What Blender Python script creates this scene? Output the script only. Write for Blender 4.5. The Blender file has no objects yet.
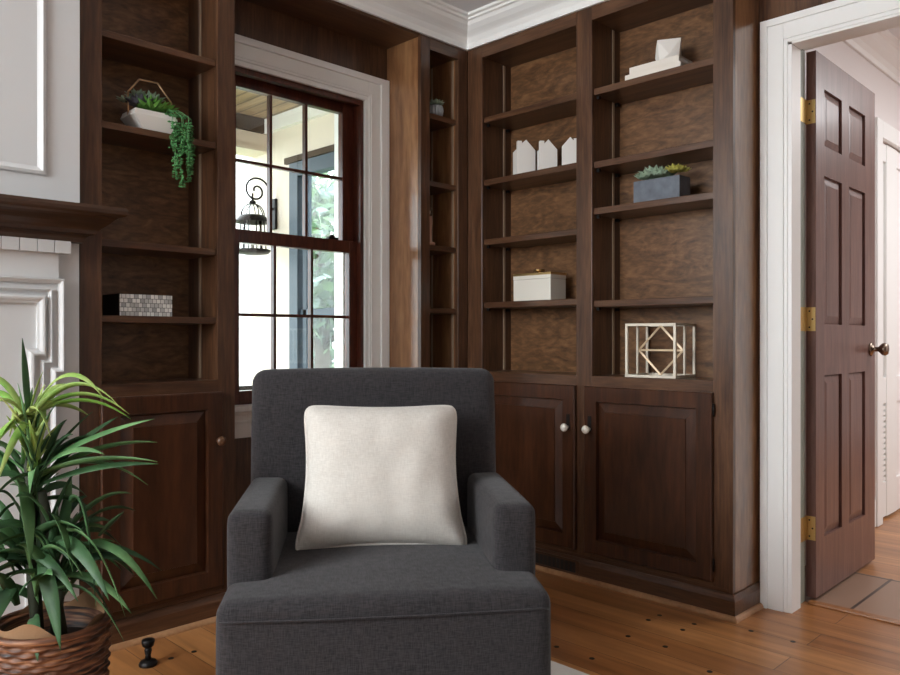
import bpy, bmesh, math, random
from mathutils import Vector, Matrix, noise
random.seed(7)
S = bpy.context.scene
COL = S.collection
PI = math.pi
R = math.radians

# ------------------------------------------------------------------ materials
def srgb(r, g, b):
    f = lambda c: (c/255/12.92) if c/255 <= .04045 else ((c/255+.055)/1.055)**2.4
    return (f(r), f(g), f(b), 1)

def newmat(name):
    m = bpy.data.materials.new(name); m.use_nodes = True
    nt = m.node_tree
    return m, nt, nt.nodes, nt.links, nt.nodes['Principled BSDF']

def plain(name, col, rough=.5, metal=0.0, spec=.5, bump=0.0, bscale=60, var=0.0, vscale=8):
    m, nt, N, L, P = newmat(name)
    P.inputs['Base Color'].default_value = col
    P.inputs['Roughness'].default_value = rough
    P.inputs['Metallic'].default_value = metal
    P.inputs['Specular IOR Level'].default_value = spec
    tc = N.new('ShaderNodeTexCoord')
    if var:
        n = N.new('ShaderNodeTexNoise'); n.inputs['Scale'].default_value = vscale; n.inputs['Detail'].default_value = 5
        L.new(tc.outputs['Object'], n.inputs['Vector'])
        r = N.new('ShaderNodeValToRGB')
        r.color_ramp.elements[0].position = .3; r.color_ramp.elements[1].position = .7
        r.color_ramp.elements[0].color = tuple(c*(1-var) for c in col[:3])+(1,)
        r.color_ramp.elements[1].color = tuple(min(1, c*(1+var)) for c in col[:3])+(1,)
        L.new(n.outputs['Fac'], r.inputs['Fac']); L.new(r.outputs['Color'], P.inputs['Base Color'])
    if bump:
        n = N.new('ShaderNodeTexNoise'); n.inputs['Scale'].default_value = bscale; n.inputs['Detail'].default_value = 3
        L.new(tc.outputs['Object'], n.inputs['Vector'])
        b = N.new('ShaderNodeBump'); b.inputs['Strength'].default_value = bump; b.inputs['Distance'].default_value = .003
        L.new(n.outputs['Fac'], b.inputs['Height']); L.new(b.outputs['Normal'], P.inputs['Normal'])
    return m

def wood(name, scale, dark, mid, light, rough=.34, distort=.7, coat=.35, big=1.0, bump=.05):
    m, nt, N, L, P = newmat(name)
    tc = N.new('ShaderNodeTexCoord'); mp = N.new('ShaderNodeMapping')
    mp.inputs['Scale'].default_value = scale
    L.new(tc.outputs['Object'], mp.inputs['Vector'])
    n1 = N.new('ShaderNodeTexNoise'); n1.inputs['Scale'].default_value = 1.6*big; n1.inputs['Detail'].default_value = 6
    n1.inputs['Roughness'].default_value = .62; n1.inputs['Distortion'].default_value = distort
    L.new(mp.outputs['Vector'], n1.inputs['Vector'])
    n2 = N.new('ShaderNodeTexNoise'); n2.inputs['Scale'].default_value = 9; n2.inputs['Detail'].default_value = 4
    L.new(mp.outputs['Vector'], n2.inputs['Vector'])
    mx = N.new('ShaderNodeMath'); mx.operation = 'MULTIPLY_ADD'; mx.inputs[1].default_value = .35
    L.new(n2.outputs['Fac'], mx.inputs[0])
    m2 = N.new('ShaderNodeMath'); m2.operation = 'MULTIPLY'; m2.inputs[1].default_value = .65
    L.new(n1.outputs['Fac'], m2.inputs[0]); L.new(m2.outputs[0], mx.inputs[2])
    r = N.new('ShaderNodeValToRGB'); e = r.color_ramp.elements
    e[0].position = .34; e[0].color = dark; e[1].position = .66; e[1].color = light
    k = e.new(.5); k.color = mid
    L.new(mx.outputs[0], r.inputs['Fac']); L.new(r.outputs['Color'], P.inputs['Base Color'])
    P.inputs['Roughness'].default_value = rough; P.inputs['Specular IOR Level'].default_value = .35
    P.inputs['Coat Weight'].default_value = coat; P.inputs['Coat Roughness'].default_value = .2
    b = N.new('ShaderNodeBump'); b.inputs['Strength'].default_value = bump; b.inputs['Distance'].default_value = .002
    L.new(n2.outputs['Fac'], b.inputs['Height']); L.new(b.outputs['Normal'], P.inputs['Normal'])
    return m

WD, WM, WL = srgb(58, 37, 24), srgb(84, 56, 38), srgb(106, 74, 51)
DD, DM, DL = srgb(46, 26, 15), srgb(66, 38, 23), srgb(84, 50, 31)
M = {}
M['wood_z'] = wood('walnut_vertical', (14, 14, 1.2), WD, WM, WL)
M['wood_x'] = wood('walnut_along_x', (1.2, 14, 14), WD, WM, WL)
M['wood_y'] = wood('walnut_along_y', (14, 1.2, 14), WD, WM, WL)
M['door_z'] = wood('walnut_door_frame', (14, 14, 1.2), DD, DM, DL, rough=.3)
M['door_panel'] = wood('walnut_door_panel', (6, 6, 1.0), DD, DM, DL, rough=.28)
M['wood_x_dark'] = wood('walnut_mantel', (1.2, 14, 14), srgb(38, 24, 15), srgb(58, 38, 25), srgb(76, 51, 34), rough=.36)
M['figured'] = wood('figured_veneer', (3.2, 3.2, 9), srgb(72, 48, 29), srgb(106, 74, 47), srgb(136, 98, 65), rough=.42, distort=2.2, big=1.1)
M['panel_z'] = wood('veneer_panel', (6, 6, 1.0), srgb(104, 70, 45), srgb(134, 94, 62), srgb(160, 118, 80), rough=.28, coat=.9, bump=.02)
M['mahogany'] = wood('mahogany_door', (12, 12, 1.0), srgb(96, 67, 60), srgb(116, 84, 76), srgb(132, 98, 88), rough=.38, coat=.3)
M['window_wood'] = wood('window_mahogany', (12, 12, 2), srgb(58, 26, 17), srgb(84, 40, 26), srgb(104, 54, 36), rough=.35)
M['shoe'] = wood('pine_shoe', (6, 6, 6), srgb(150, 108, 72), srgb(172, 128, 90), srgb(190, 146, 106), rough=.4)
M['white'] = plain('white_paint', srgb(244, 244, 242), .42)
M['mantel_white'] = plain('mantel_white_paint', srgb(216, 217, 217), .45)
M['white_wall'] = plain('white_wall_paint', srgb(226, 224, 222), .7)
M['hall_wall'] = plain('hall_wall_paint', srgb(226, 219, 217), .7)
M['ceiling'] = plain('ceiling_paint', srgb(234, 234, 236), .85)
M['brass'] = plain('brass', srgb(206, 178, 120), .38, .9)
M['nickel'] = plain('antique_nickel', srgb(140, 125, 112), .25, 1.0)
M['dark_metal'] = plain('dark_metal', srgb(38, 36, 36), .45, .8)
M['steel'] = plain('steel_strip', srgb(172, 152, 130), .4, .35)
M['black'] = plain('black_finish', srgb(22, 21, 21), .5)
M['ceramic'] = plain('white_ceramic', srgb(232, 226, 214), .2)
M['matte_white'] = plain('matte_white', srgb(236, 232, 226), .6)
M['book_white'] = plain('book_white', srgb(230, 222, 212), .6)
M['gold'] = plain('gold', srgb(200, 165, 110), .3, .9)
M['copper'] = plain('copper_wire', srgb(206, 172, 134), .35, .7)
M['slate'] = plain('slate_glaze', srgb(92, 98, 108), .45, var=.25, vscale=25)
M['grey_pot'] = plain('grey_pot', srgb(160, 165, 168), .5)
M['wire_white'] = plain('cream_wire', srgb(226, 216, 198), .45)
M['wire_tan'] = plain('tan_wire', srgb(206, 180, 146), .4, .2)
M['rabbet_shade'] = plain('rabbet_shade_tone', srgb(150, 156, 145), .5)  # shade on the door rabbet, put into the colour as grey-green
M['succ_a'] = plain('succulent_pale', srgb(150, 172, 150), .5, var=.25, vscale=30)
M['succ_b'] = plain('succulent_green', srgb(95, 150, 62), .45, var=.3, vscale=30)
M['succ_c'] = plain('succulent_purple', srgb(74, 72, 84), .5, var=.3, vscale=30)
M['succ_y'] = plain('succulent_yellow', srgb(186, 180, 90), .5, var=.2, vscale=30)
M['trail'] = plain('trailing_green', srgb(84, 140, 84), .5, var=.4, vscale=60)
M['soil'] = plain('soil', srgb(40, 30, 24), .95, bump=.6, bscale=90)
M['stem'] = plain('cane', srgb(46, 50, 34), .8, var=.3, vscale=40)
M['liner'] = plain('burlap_liner', srgb(150, 116, 84), .9, bump=.3, bscale=120)
M['ext_white'] = plain('exterior_white', srgb(236, 234, 230), .7)
M['ext_cream'] = plain('exterior_cream', srgb(232, 220, 204), .8)
M['ext_blue'] = plain('blue_grey_paint', srgb(64, 78, 90), .5)
M['bark'] = plain('bark', srgb(80, 66, 54), .9, var=.3)
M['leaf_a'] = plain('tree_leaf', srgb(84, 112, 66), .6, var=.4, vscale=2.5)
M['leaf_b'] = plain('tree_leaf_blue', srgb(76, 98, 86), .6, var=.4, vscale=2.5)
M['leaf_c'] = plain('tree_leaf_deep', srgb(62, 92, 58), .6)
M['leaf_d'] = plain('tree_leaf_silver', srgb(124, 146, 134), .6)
M['grass'] = plain('lawn', srgb(90, 112, 66), .9, var=.3, vscale=3)
M['rug'] = plain('rug_pile', srgb(226, 222, 216), .95, bump=.6, bscale=250)
M['grille'] = plain('vent_metal', srgb(56, 44, 36), .5, .3)
M['bottle'] = plain('bottle_glaze', srgb(190, 150, 130), .3)

def fabric(name, a, b, sc=420, bump=.35):
    m, nt, N, L, P = newmat(name)
    tc = N.new('ShaderNodeTexCoord')
    fac = []
    for s in ((sc, sc*.12, sc*.12), (sc*.12, sc*.12, sc)):
        mp = N.new('ShaderNodeMapping'); mp.inputs['Scale'].default_value = s
        L.new(tc.outputs['Object'], mp.inputs['Vector'])
        n = N.new('ShaderNodeTexNoise'); n.inputs['Scale'].default_value = 1; n.inputs['Detail'].default_value = 3
        L.new(mp.outputs['Vector'], n.inputs['Vector']); fac.append(n)
    mx = N.new('ShaderNodeMath'); mx.operation = 'ADD'
    L.new(fac[0].outputs['Fac'], mx.inputs[0]); L.new(fac[1].outputs['Fac'], mx.inputs[1])
    h = N.new('ShaderNodeMath'); h.operation = 'MULTIPLY'; h.inputs[1].default_value = .5
    L.new(mx.outputs[0], h.inputs[0])
    r = N.new('ShaderNodeValToRGB'); r.color_ramp.elements[0].position = .36; r.color_ramp.elements[1].position = .64
    r.color_ramp.elements[0].color = a; r.color_ramp.elements[1].color = b
    L.new(h.outputs[0], r.inputs['Fac']); L.new(r.outputs['Color'], P.inputs['Base Color'])
    P.inputs['Roughness'].default_value = .92; P.inputs['Specular IOR Level'].default_value = .2
    P.inputs['Sheen Weight'].default_value = .12
    bp = N.new('ShaderNodeBump'); bp.inputs['Strength'].default_value = bump; bp.inputs['Distance'].default_value = .0015
    L.new(h.outputs[0], bp.inputs['Height']); L.new(bp.outputs['Normal'], P.inputs['Normal'])
    return m
M['charcoal'] = fabric('charcoal_linen', srgb(36, 34, 36), srgb(60, 57, 59), sc=470, bump=.3)
M['linen'] = fabric('ivory_linen', srgb(200, 194, 186), srgb(218, 213, 205), sc=560, bump=.2)

def floor_mat():
    m, nt, N, L, P = newmat('pine_plank_floor')
    tc = N.new('ShaderNodeTexCoord'); mp = N.new('ShaderNodeMapping')
    mp.inputs['Rotation'].default_value = (0, 0, R(90)); mp.inputs['Location'].default_value = (.3, .023, 0)
    L.new(tc.outputs['Object'], mp.inputs['Vector'])
    br = N.new('ShaderNodeTexBrick'); br.offset = .37; br.offset_frequency = 2
    br.inputs['Scale'].default_value = 1; br.inputs['Brick Width'].default_value = 1.7; br.inputs['Row Height'].default_value = .128
    br.inputs['Mortar Size'].default_value = .0012; br.inputs['Mortar Smooth'].default_value = .2; br.inputs['Bias'].default_value = 0
    br.inputs['Color1'].default_value = srgb(158, 104, 59); br.inputs['Color2'].default_value = srgb(188, 133, 82)
    br.inputs['Mortar'].default_value = srgb(70, 42, 24)
    L.new(mp.outputs['Vector'], br.inputs['Vector'])
    mg = N.new('ShaderNodeMapping'); mg.inputs['Scale'].default_value = (16, 1.1, 1)
    L.new(tc.outputs['Object'], mg.inputs['Vector'])
    n = N.new('ShaderNodeTexNoise'); n.inputs['Scale'].default_value = 1.4; n.inputs['Detail'].default_value = 7; n.inputs['Distortion'].default_value = .8
    L.new(mg.outputs['Vector'], n.inputs['Vector'])
    r = N.new('ShaderNodeValToRGB'); r.color_ramp.elements[0].position = .3; r.color_ramp.elements[1].position = .7
    r.color_ramp.elements[0].color = (.62, .56, .5, 1); r.color_ramp.elements[1].color = (1.12, 1.1, 1.08, 1)
    L.new(n.outputs['Fac'], r.inputs['Fac'])
    mm = N.new('ShaderNodeMix'); mm.data_type = 'RGBA'; mm.blend_type = 'MULTIPLY'; mm.inputs[0].default_value = 1
    L.new(br.outputs['Color'], mm.inputs[6]); L.new(r.outputs['Color'], mm.inputs[7])
    L.new(mm.outputs[2], P.inputs['Base Color'])
    P.inputs['Roughness'].default_value = .34
    P.inputs['Coat Weight'].default_value = .2; P.inputs['Coat Roughness'].default_value = .25
    b = N.new('ShaderNodeBump'); b.inputs['Strength'].default_value = .25; b.inputs['Distance'].default_value = .002; b.invert = True
    L.new(br.outputs['Fac'], b.inputs['Height']); L.new(b.outputs['Normal'], P.inputs['Normal'])
    return m
M['floor'] = floor_mat()

def tile_mat():
    m, nt, N, L, P = newmat('slate_tile_floor')
    tc = N.new('ShaderNodeTexCoord'); mp = N.new('ShaderNodeMapping')
    mp.inputs['Location'].default_value = (.04, -.94, 0)
    L.new(tc.outputs['Object'], mp.inputs['Vector'])
    br = N.new('ShaderNodeTexBrick'); br.offset = 0; br.inputs['Scale'].default_value = 1
    br.inputs['Brick Width'].default_value = .5; br.inputs['Row Height'].default_value = .34; br.inputs['Mortar Size'].default_value = .006
    br.inputs['Color1'].default_value = srgb(134, 104, 86); br.inputs['Color2'].default_value = srgb(150, 120, 100)
    br.inputs['Mortar'].default_value = srgb(70, 54, 46)
    L.new(mp.outputs['Vector'], br.inputs['Vector']); L.new(br.outputs['Color'], P.inputs['Base Color'])
    P.inputs['Roughness'].default_value = .4
    return m
M['tile'] = tile_mat()

def mosaic_mat():
    m, nt, N, L, P = newmat('shell_mosaic')
    tc = N.new('ShaderNodeTexCoord'); mp = N.new('ShaderNodeMapping'); mp.inputs['Rotation'].default_value = (R(90), 0, 0)
    L.new(tc.outputs['Object'], mp.inputs['Vector'])
    br = N.new('ShaderNodeTexBrick'); br.offset = .5; br.inputs['Scale'].default_value = 1
    br.inputs['Brick Width'].default_value = .0135; br.inputs['Row Height'].default_value = .0142; br.inputs['Mortar Size'].default_value = .0008
    br.inputs['Color1'].default_value = srgb(226, 224, 218); br.inputs['Color2'].default_value = srgb(92, 92, 94)
    br.inputs['Mortar'].default_value = srgb(90, 88, 86); br.inputs['Bias'].default_value = -.35
    L.new(mp.outputs['Vector'], br.inputs['Vector']); L.new(br.outputs['Color'], P.inputs['Base Color'])
    P.inputs['Roughness'].default_value = .25
    return m
M['mosaic'] = mosaic_mat()

def siding_mat(name, a, b, axis, pitch):
    m, nt, N, L, P = newmat(name)
    tc = N.new('ShaderNodeTexCoord'); sp = N.new('ShaderNodeSeparateXYZ'); L.new(tc.outputs['Object'], sp.inputs[0])
    d = N.new('ShaderNodeMath'); d.operation = 'DIVIDE'; d.inputs[1].default_value = pitch
    L.new(sp.outputs[axis], d.inputs[0])
    f = N.new('ShaderNodeMath'); f.operation = 'FRACT'; L.new(d.outputs[0], f.inputs[0])
    r = N.new('ShaderNodeValToRGB'); r.color_ramp.interpolation = 'CONSTANT'
    r.color_ramp.elements[0].color = b; r.color_ramp.elements[1].position = .1; r.color_ramp.elements[1].color = a
    L.new(f.outputs[0], r.inputs['Fac'])
    n = N.new('ShaderNodeTexNoise'); n.inputs['Scale'].default_value = 4; n.inputs['Detail'].default_value = 5
    mp = N.new('ShaderNodeMapping'); mp.inputs['Scale'].default_value = (8, .6, 1) if axis == 'X' else (1, 1, 1)
    L.new(tc.outputs['Object'], mp.inputs[0]); L.new(mp.outputs[0], n.inputs['Vector'])
    r2 = N.new('ShaderNodeValToRGB'); v = .45 if axis == 'X' else .96
    r2.color_ramp.elements[0].color = (v, v, v, 1); r2.color_ramp.elements[0].position = .3; r2.color_ramp.elements[1].position = .7
    L.new(n.outputs['Fac'], r2.inputs['Fac'])
    mm = N.new('ShaderNodeMix'); mm.data_type = 'RGBA'; mm.blend_type = 'MULTIPLY'; mm.inputs[0].default_value = 1
    L.new(r.outputs['Color'], mm.inputs[6]); L.new(r2.outputs['Color'], mm.inputs[7]); L.new(mm.outputs[2], P.inputs['Base Color'])
    P.inputs['Roughness'].default_value = .6
    return m
M['porch_ceiling'] = siding_mat('porch_board_ceiling', srgb(176, 148, 112), srgb(104, 82, 60), 'X', .09)
M['siding'] = siding_mat('white_lap_siding', srgb(238, 238, 236), srgb(206, 206, 204), 'Z', .12)

def glass_mat(name='window_glass', ior=1.4):
    m = bpy.data.materials.new(name); m.use_nodes = True
    N, L = m.node_tree.nodes, m.node_tree.links; N.clear()
    o = N.new('ShaderNodeOutputMaterial'); mx = N.new('ShaderNodeMixShader')
    t = N.new('ShaderNodeBsdfTransparent'); g = N.new('ShaderNodeBsdfGlossy'); g.inputs['Roughness'].default_value = .02
    fr = N.new('ShaderNodeFresnel'); fr.inputs['IOR'].default_value = ior
    t.inputs['Color'].default_value = (.96, .98, .98, 1)
    L.new(fr.outputs[0], mx.inputs[0]); L.new(t.outputs[0], mx.inputs[1]); L.new(g.outputs[0], mx.inputs[2]); L.new(mx.outputs[0], o.inputs[0])
    return m
M['glass'] = glass_mat()
M['glass_porch'] = glass_mat('porch_glass', 1.15)

def wicker_mat():
    m, nt, N, L, P = newmat('wicker')
    tc = N.new('ShaderNodeTexCoord'); mp = N.new('ShaderNodeMapping'); mp.inputs['Scale'].default_value = (7, 7, 100)
    L.new(tc.outputs['Object'], mp.inputs[0])
    n = N.new('ShaderNodeTexNoise'); n.inputs['Scale'].default_value = 1.3; n.inputs['Detail'].default_value = 5; L.new(mp.outputs[0], n.inputs['Vector'])
    r = N.new('ShaderNodeValToRGB'); e = r.color_ramp.elements
    e[0].position = .36; e[0].color = srgb(40, 23, 16); e[1].position = .7; e[1].color = srgb(176, 124, 84); k = e.new(.52); k.color = srgb(110, 68, 44)
    L.new(n.outputs['Fac'], r.inputs['Fac']); L.new(r.outputs['Color'], P.inputs['Base Color']); P.inputs['Roughness'].default_value = .55
    return m
M['wicker'] = wicker_mat()

def leaf_mat(name, base, tip):
    m, nt, N, L, P = newmat(name)
    tc = N.new('ShaderNodeTexCoord'); n = N.new('ShaderNodeTexNoise'); n.inputs['Scale'].default_value = 9; n.inputs['Detail'].default_value = 4
    L.new(tc.outputs['Object'], n.inputs['Vector'])
    r = N.new('ShaderNodeValToRGB'); r.color_ramp.elements[0].position = .35; r.color_ramp.elements[1].position = .65
    r.color_ramp.elements[0].color = base; r.color_ramp.elements[1].color = tip
    L.new(n.outputs['Fac'], r.inputs['Fac']); L.new(r.outputs['Color'], P.inputs['Base Color']); P.inputs['Roughness'].default_value = .48; P.inputs['Specular IOR Level'].default_value = .3
    return m
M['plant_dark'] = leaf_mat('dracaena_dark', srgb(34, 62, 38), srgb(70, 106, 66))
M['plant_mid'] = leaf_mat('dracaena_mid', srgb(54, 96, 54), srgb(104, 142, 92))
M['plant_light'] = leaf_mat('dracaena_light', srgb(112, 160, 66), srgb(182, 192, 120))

# ------------------------------------------------------------------ mesh helpers
ROOTM = {}
class MB:
    def __init__(s): s.bm = bmesh.new()
    def face(s, vs):
        try: return s.bm.faces.new(vs)
        except ValueError: return None
    def box(s, x0, x1, y0, y1, z0, z1, mi=0):
        v = [s.bm.verts.new((x, y, z)) for x in (x0, x1) for y in (y0, y1) for z in (z0, z1)]
        for f in ((0, 1, 3, 2), (4, 6, 7, 5), (0, 4, 5, 1), (2, 3, 7, 6), (0, 2, 6, 4), (1, 5, 7, 3)):
            q = s.face([v[i] for i in f])
            if q: q.material_index = mi
        return s
    def tube(s, pts, r, n=8, closed=False, smooth=True, cap=True):
        pts = [Vector(p) for p in pts]; rings = []; N = len(pts)
        rr = r if isinstance(r, (list, tuple)) else [r]*N
        up = None
        for i, p in enumerate(pts):
            if closed: t = pts[(i+1) % N]-pts[i-1]
            else: t = pts[min(i+1, N-1)]-pts[max(i-1, 0)]
            t.normalize()
            if up is None:
                up = t.orthogonal().normalized()
            else:
                up = up-t*up.dot(t)
                up = up.normalized() if up.length > 1e-6 else t.orthogonal().normalized()
            b = t.cross(up)
            rings.append([s.bm.verts.new(p+(up*math.cos(2*PI*k/n)+b*math.sin(2*PI*k/n))*rr[i]) for k in range(n)])
        for i in range(N if closed else N-1):
            a, b = rings[i], rings[(i+1) % N]
            for k in range(n):
                f = s.face((a[k], a[(k+1) % n], b[(k+1) % n], b[k]))
                if f: f.smooth = smooth
        if cap and not closed:
            s.face(rings[0][::-1]); s.face(rings[-1])
        return s
    def bar(s, p, q, w):               # square bar
        return s.tube([p, q], w*.7071, 4, smooth=False)
    def lathe(s, prof, c=(0, 0, 0), n=24, smooth=True, axis='Z', caps=True):
        rings = []
        for r, h in prof:
            ring = []
            for k in range(n):
                a = 2*PI*k/n; x, y = r*math.cos(a), r*math.sin(a)
                v = (x, y, h) if axis == 'Z' else ((h, x, y) if axis == 'X' else (x, h, y))
                ring.append(s.bm.verts.new((c[0]+v[0], c[1]+v[1], c[2]+v[2])))
            rings.append(ring)
        for a, b in zip(rings, rings[1:]):
            for k in range(n):
                f = s.face((a[k], a[(k+1) % n], b[(k+1) % n], b[k]))
                if f: f.smooth = smooth
        if caps: s.face(rings[0][::-1]); s.face(rings[-1])
        return s
    def rings(s, ringlist, cap=True, closed_ring=True, smooth=False):
        vs = [[s.bm.verts.new(p) for p in r] for r in ringlist]
        for a, b in zip(vs, vs[1:]):
            n = len(a)
            for k in range(n if closed_ring else n-1):
                f = s.face((a[k], a[(k+1) % n], b[(k+1) % n], b[k]))
                if f: f.smooth = smooth
        if cap: s.face(vs[0][::-1]); s.face(vs[-1])
        return s
    def softbox(s, x0, x1, y0, y1, z0, z1, r, puff=(0, 0, 0), n=14):
        # rounded, slightly pillowed box
        cx, cy, cz = (x0+x1)/2, (y0+y1)/2, (z0+z1)/2; hx, hy, hz = (x1-x0)/2, (y1-y0)/2, (z1-z0)/2
        g = {}
        def vert(i, j, k):
            key = (i, j, k)
            if key in g: return g[key]
            def m(t, h):                   # spacing dense at the rounded edge
                u = t/n*2-1; a = abs(u)
                fl = h-r
                return math.copysign((a/.72*fl) if a < .72 else fl+(a-.72)/.28*r, u)
            p = Vector((m(i, hx), m(j, hy), m(k, hz)))
            q = Vector((max(-hx+r, min(hx-r, p.x)), max(-hy+r, min(hy-r, p.y)), max(-hz+r, min(hz-r, p.z))))
            d = p-q
            if d.length > 1e-9:
                # cube-to-sphere: push shell points onto radius r
                big = max(abs(d.x), abs(d.y), abs(d.z)); d = d.normalized()*big
            p = q+d
            fx, fy, fz = 1-(p.x/hx)**2, 1-(p.y/hy)**2, 1-(p.z/hz)**2
            fx, fy, fz = max(fx, 0), max(fy, 0), max(fz, 0)
            p = p+Vector((puff[0]*p.x/hx*fy*fz, puff[1]*p.y/hy*fx*fz, puff[2]*p.z/hz*fx*fy))
            g[key] = s.bm.verts.new((cx+p.x, cy+p.y, cz+p.z)); return g[key]
        for a in range(n):
            for b in range(n):
                for t in (0, n):
                    for quad in (((t, a, b), (t, a+1, b), (t, a+1, b+1), (t, a, b+1)),
                                 ((a, t, b), (a, t, b+1), (a+1, t, b+1), (a+1, t, b)),
                                 ((a, b, t), (a+1, b, t), (a+1, b+1, t), (a, b+1, t))):
                        vs = [vert(*q) for q in quad]
                        f = s.face(vs if t else vs[::-1])
                        if f: f.smooth = True
        return s
    def build(s, name, mats, parent=None, bevel=0.0, local=False, xf=None, seg=2):
        bmesh.ops.recalc_face_normals(s.bm, faces=s.bm.faces)
        me = bpy.data.meshes.new(name)
        if xf is not None: s.bm.transform(xf)
        if parent is not None and not local:
            rm = ROOTM.get(parent.name)
            if rm is not None: s.bm.transform(rm.inverted())
        s.bm.to_mesh(me); s.bm.free()
        for m in (mats if isinstance(mats, (list, tuple)) else [mats]): me.materials.append(M[m])
        o = bpy.data.objects.new(name, me); COL.objects.link(o)
        if parent is not None:
            o.parent = parent
            if parent.name in ROOTM: ROOTM[o.name] = ROOTM[parent.name]
        if bevel:
            b = o.modifiers.new('bevel', 'BEVEL'); b.width = bevel; b.segments = seg; b.limit_method = 'ANGLE'; b.angle_limit = R(40)
        return o

def tag(o, label=None, cat=None, group=None, kind=None):
    if label: o['label'] = label
    if cat: o['category'] = cat
    if group: o['group'] = group
    if kind: o['kind'] = kind
    return o
def thing(name, loc, label, cat, rz=0.0, group=None, kind=None):
    o = bpy.data.objects.new(name, None); COL.objects.link(o)
    o.empty_display_size = .05; o.location = loc; o.rotation_euler = (0, 0, rz)
    ROOTM[o.name] = Matrix.Translation(Vector(loc)) @ Matrix.Rotation(rz, 4, 'Z')
    return tag(o, label, cat, group, kind)
def struct(name, mb, mat, bevel=0.0, label=None):
    return tag(mb.build(name, mat, None, bevel), label, None, None, 'structure')
def copy_tree(o, parent=None):
    c = o.copy(); COL.objects.link(c)
    if parent is not None: c.parent = parent
    for ch in list(o.children): copy_tree(ch, c)
    return c

def offset_path(path, d):
    # path in plan; d offsets towards the left-hand normal
    out = []
    n = len(path)
    for i, p in enumerate(path):
        p = Vector(p)
        def nrm(a, b):
            t = (Vector(b)-Vector(a)).normalized(); return Vector((-t.y, t.x))
        if i == 0: out.append(p+nrm(path[0], path[1])*d)
        elif i == n-1: out.append(p+nrm(path[-2], path[-1])*d)
        else:
            a, b = nrm(path[i-1], path[i]), nrm(path[i], path[i+1])
            m = (a+b).normalized(); out.append(p+m*(d/max(.2, m.dot(a))))
    return out
def sweep(mb, path, prof):
    """path: plan points; prof: closed list of (d, z), d to the left of the path."""
    offs = {d: offset_path(path, d) for d in set(q[0] for q in prof)}
    rl = [[(offs[d][i].x, offs[d][i].y, z) for d, z in prof] for i in range(len(path))]
    return mb.rings(rl)

# ------------------------------------------------------------------ setting numbers (metres, camera at the plan origin)
FY = 2.46          # face of the window wall bookcases
FX = 2.585         # face of the long bookcase
BY, BX = 2.69, 2.80
CH = 2.41
# ------------------------------------------------------------------ room shell
mb = MB().box(-2.3, 2.955, -2.3, 2.69, -.05, 0)
fl = struct('floor', mb, 'floor')
pg = MB()
pegs = [(2.445, 1.395), (2.377, 1.399), (2.454, 1.269), (2.378, 1.271), (2.201, 1.37), (2.21, 1.241), (1.967, 1.483), (1.971, 1.353), (2.136, 1.056), (1.143, 2.258), (1.07, 2.26), (2.529, 1.105), (2.535, .971)]
for x, y in pegs: pg.lathe([(.0085, 0), (.0085, .0006)], (x, y, 0), 12)
pg.build('peg', 'black', fl); bpy.data.objects['peg']['label'] = 'dark round wooden pegs'
bpy.data.objects['peg']['kind'] = 'stuff'
mb = MB().box(-2.3, 2.80, -2.3, 2.69, CH, CH+.06); struct('ceiling', mb, 'ceiling')
# window wall with opening, plus chimney breast
mb = MB()
OX0, OX1, OZ0, OZ1 = 1.505, 2.165, .69, 2.03
mb.box(.80, OX0, BY, BY+.17, 0, CH); mb.box(OX1, 2.96, BY, BY+.17, 0, CH)
mb.box(OX0, OX1, BY, BY+.17, 0, OZ0); mb.box(OX0, OX1, BY, BY+.17, OZ1, CH)
struct('wall_window', mb, 'wood_z')
mb = MB().box(-2.3, .872, 2.455, 2.68, 0, CH); struct('wall_chimney', mb, 'mantel_white')
# door wall
DY0, DY1, DZ = .33, 1.094, 2.042
mb = MB().box(2.80, 2.955, DY1, 2.69, 0, CH).box(2.80, 2.955, -2.3, DY0, 0, CH).box(2.80, 2.955, DY0, DY1, DZ, CH)
struct('wall_door', mb, 'wood_z')
# walls behind the camera, each with a window opening
mb = MB(); W0, W1, WZ0, WZ1 = .8, 2.42, 1.15, 2.25
mb.box(-2.4, -2.3, -2.3, W0, 0, CH).box(-2.4, -2.3, W1, 2.69, 0, CH).box(-2.4, -2.3, W0, W1, 0, WZ0).box(-2.4, -2.3, W0, W1, WZ1, CH)
struct('wall_left', mb, 'white_wall')
mb = MB().box(-2.3, 2.955, -2.4, -2.3, 0, CH)
struct('wall_rear', mb, 'white_wall')

# soffit over the window recess
mb = MB().box(1.401, 2.292, FY+.004, BY-.002, 2.285, CH-.002); struct('trim_soffit', mb, 'wood_x')
# crown
prof = [(0, 2.293), (.012, 2.293), (.014, 2.318), (.022, 2.330), (.026, 2.338), (.034, 2.345), (.052, 2.356), (.070, 2.372), (.078, 2.385), (.088, 2.388), (.090, 2.396), (.102, 2.400), (.104, CH), (0, CH)]
mb = MB(); sweep(mb, [(-2.2, 2.452), (.80, 2.452)], [(-d, z) for d, z in prof][::-1]) if False else None
mb = MB(); sweep(mb, [(2.798, 1.190), (FX-.002, 1.190), (FX-.002, FY-.002), (.878, FY-.002)], [(d, z) for d, z in prof])
struct('trim_crown', mb, 'white')

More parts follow.
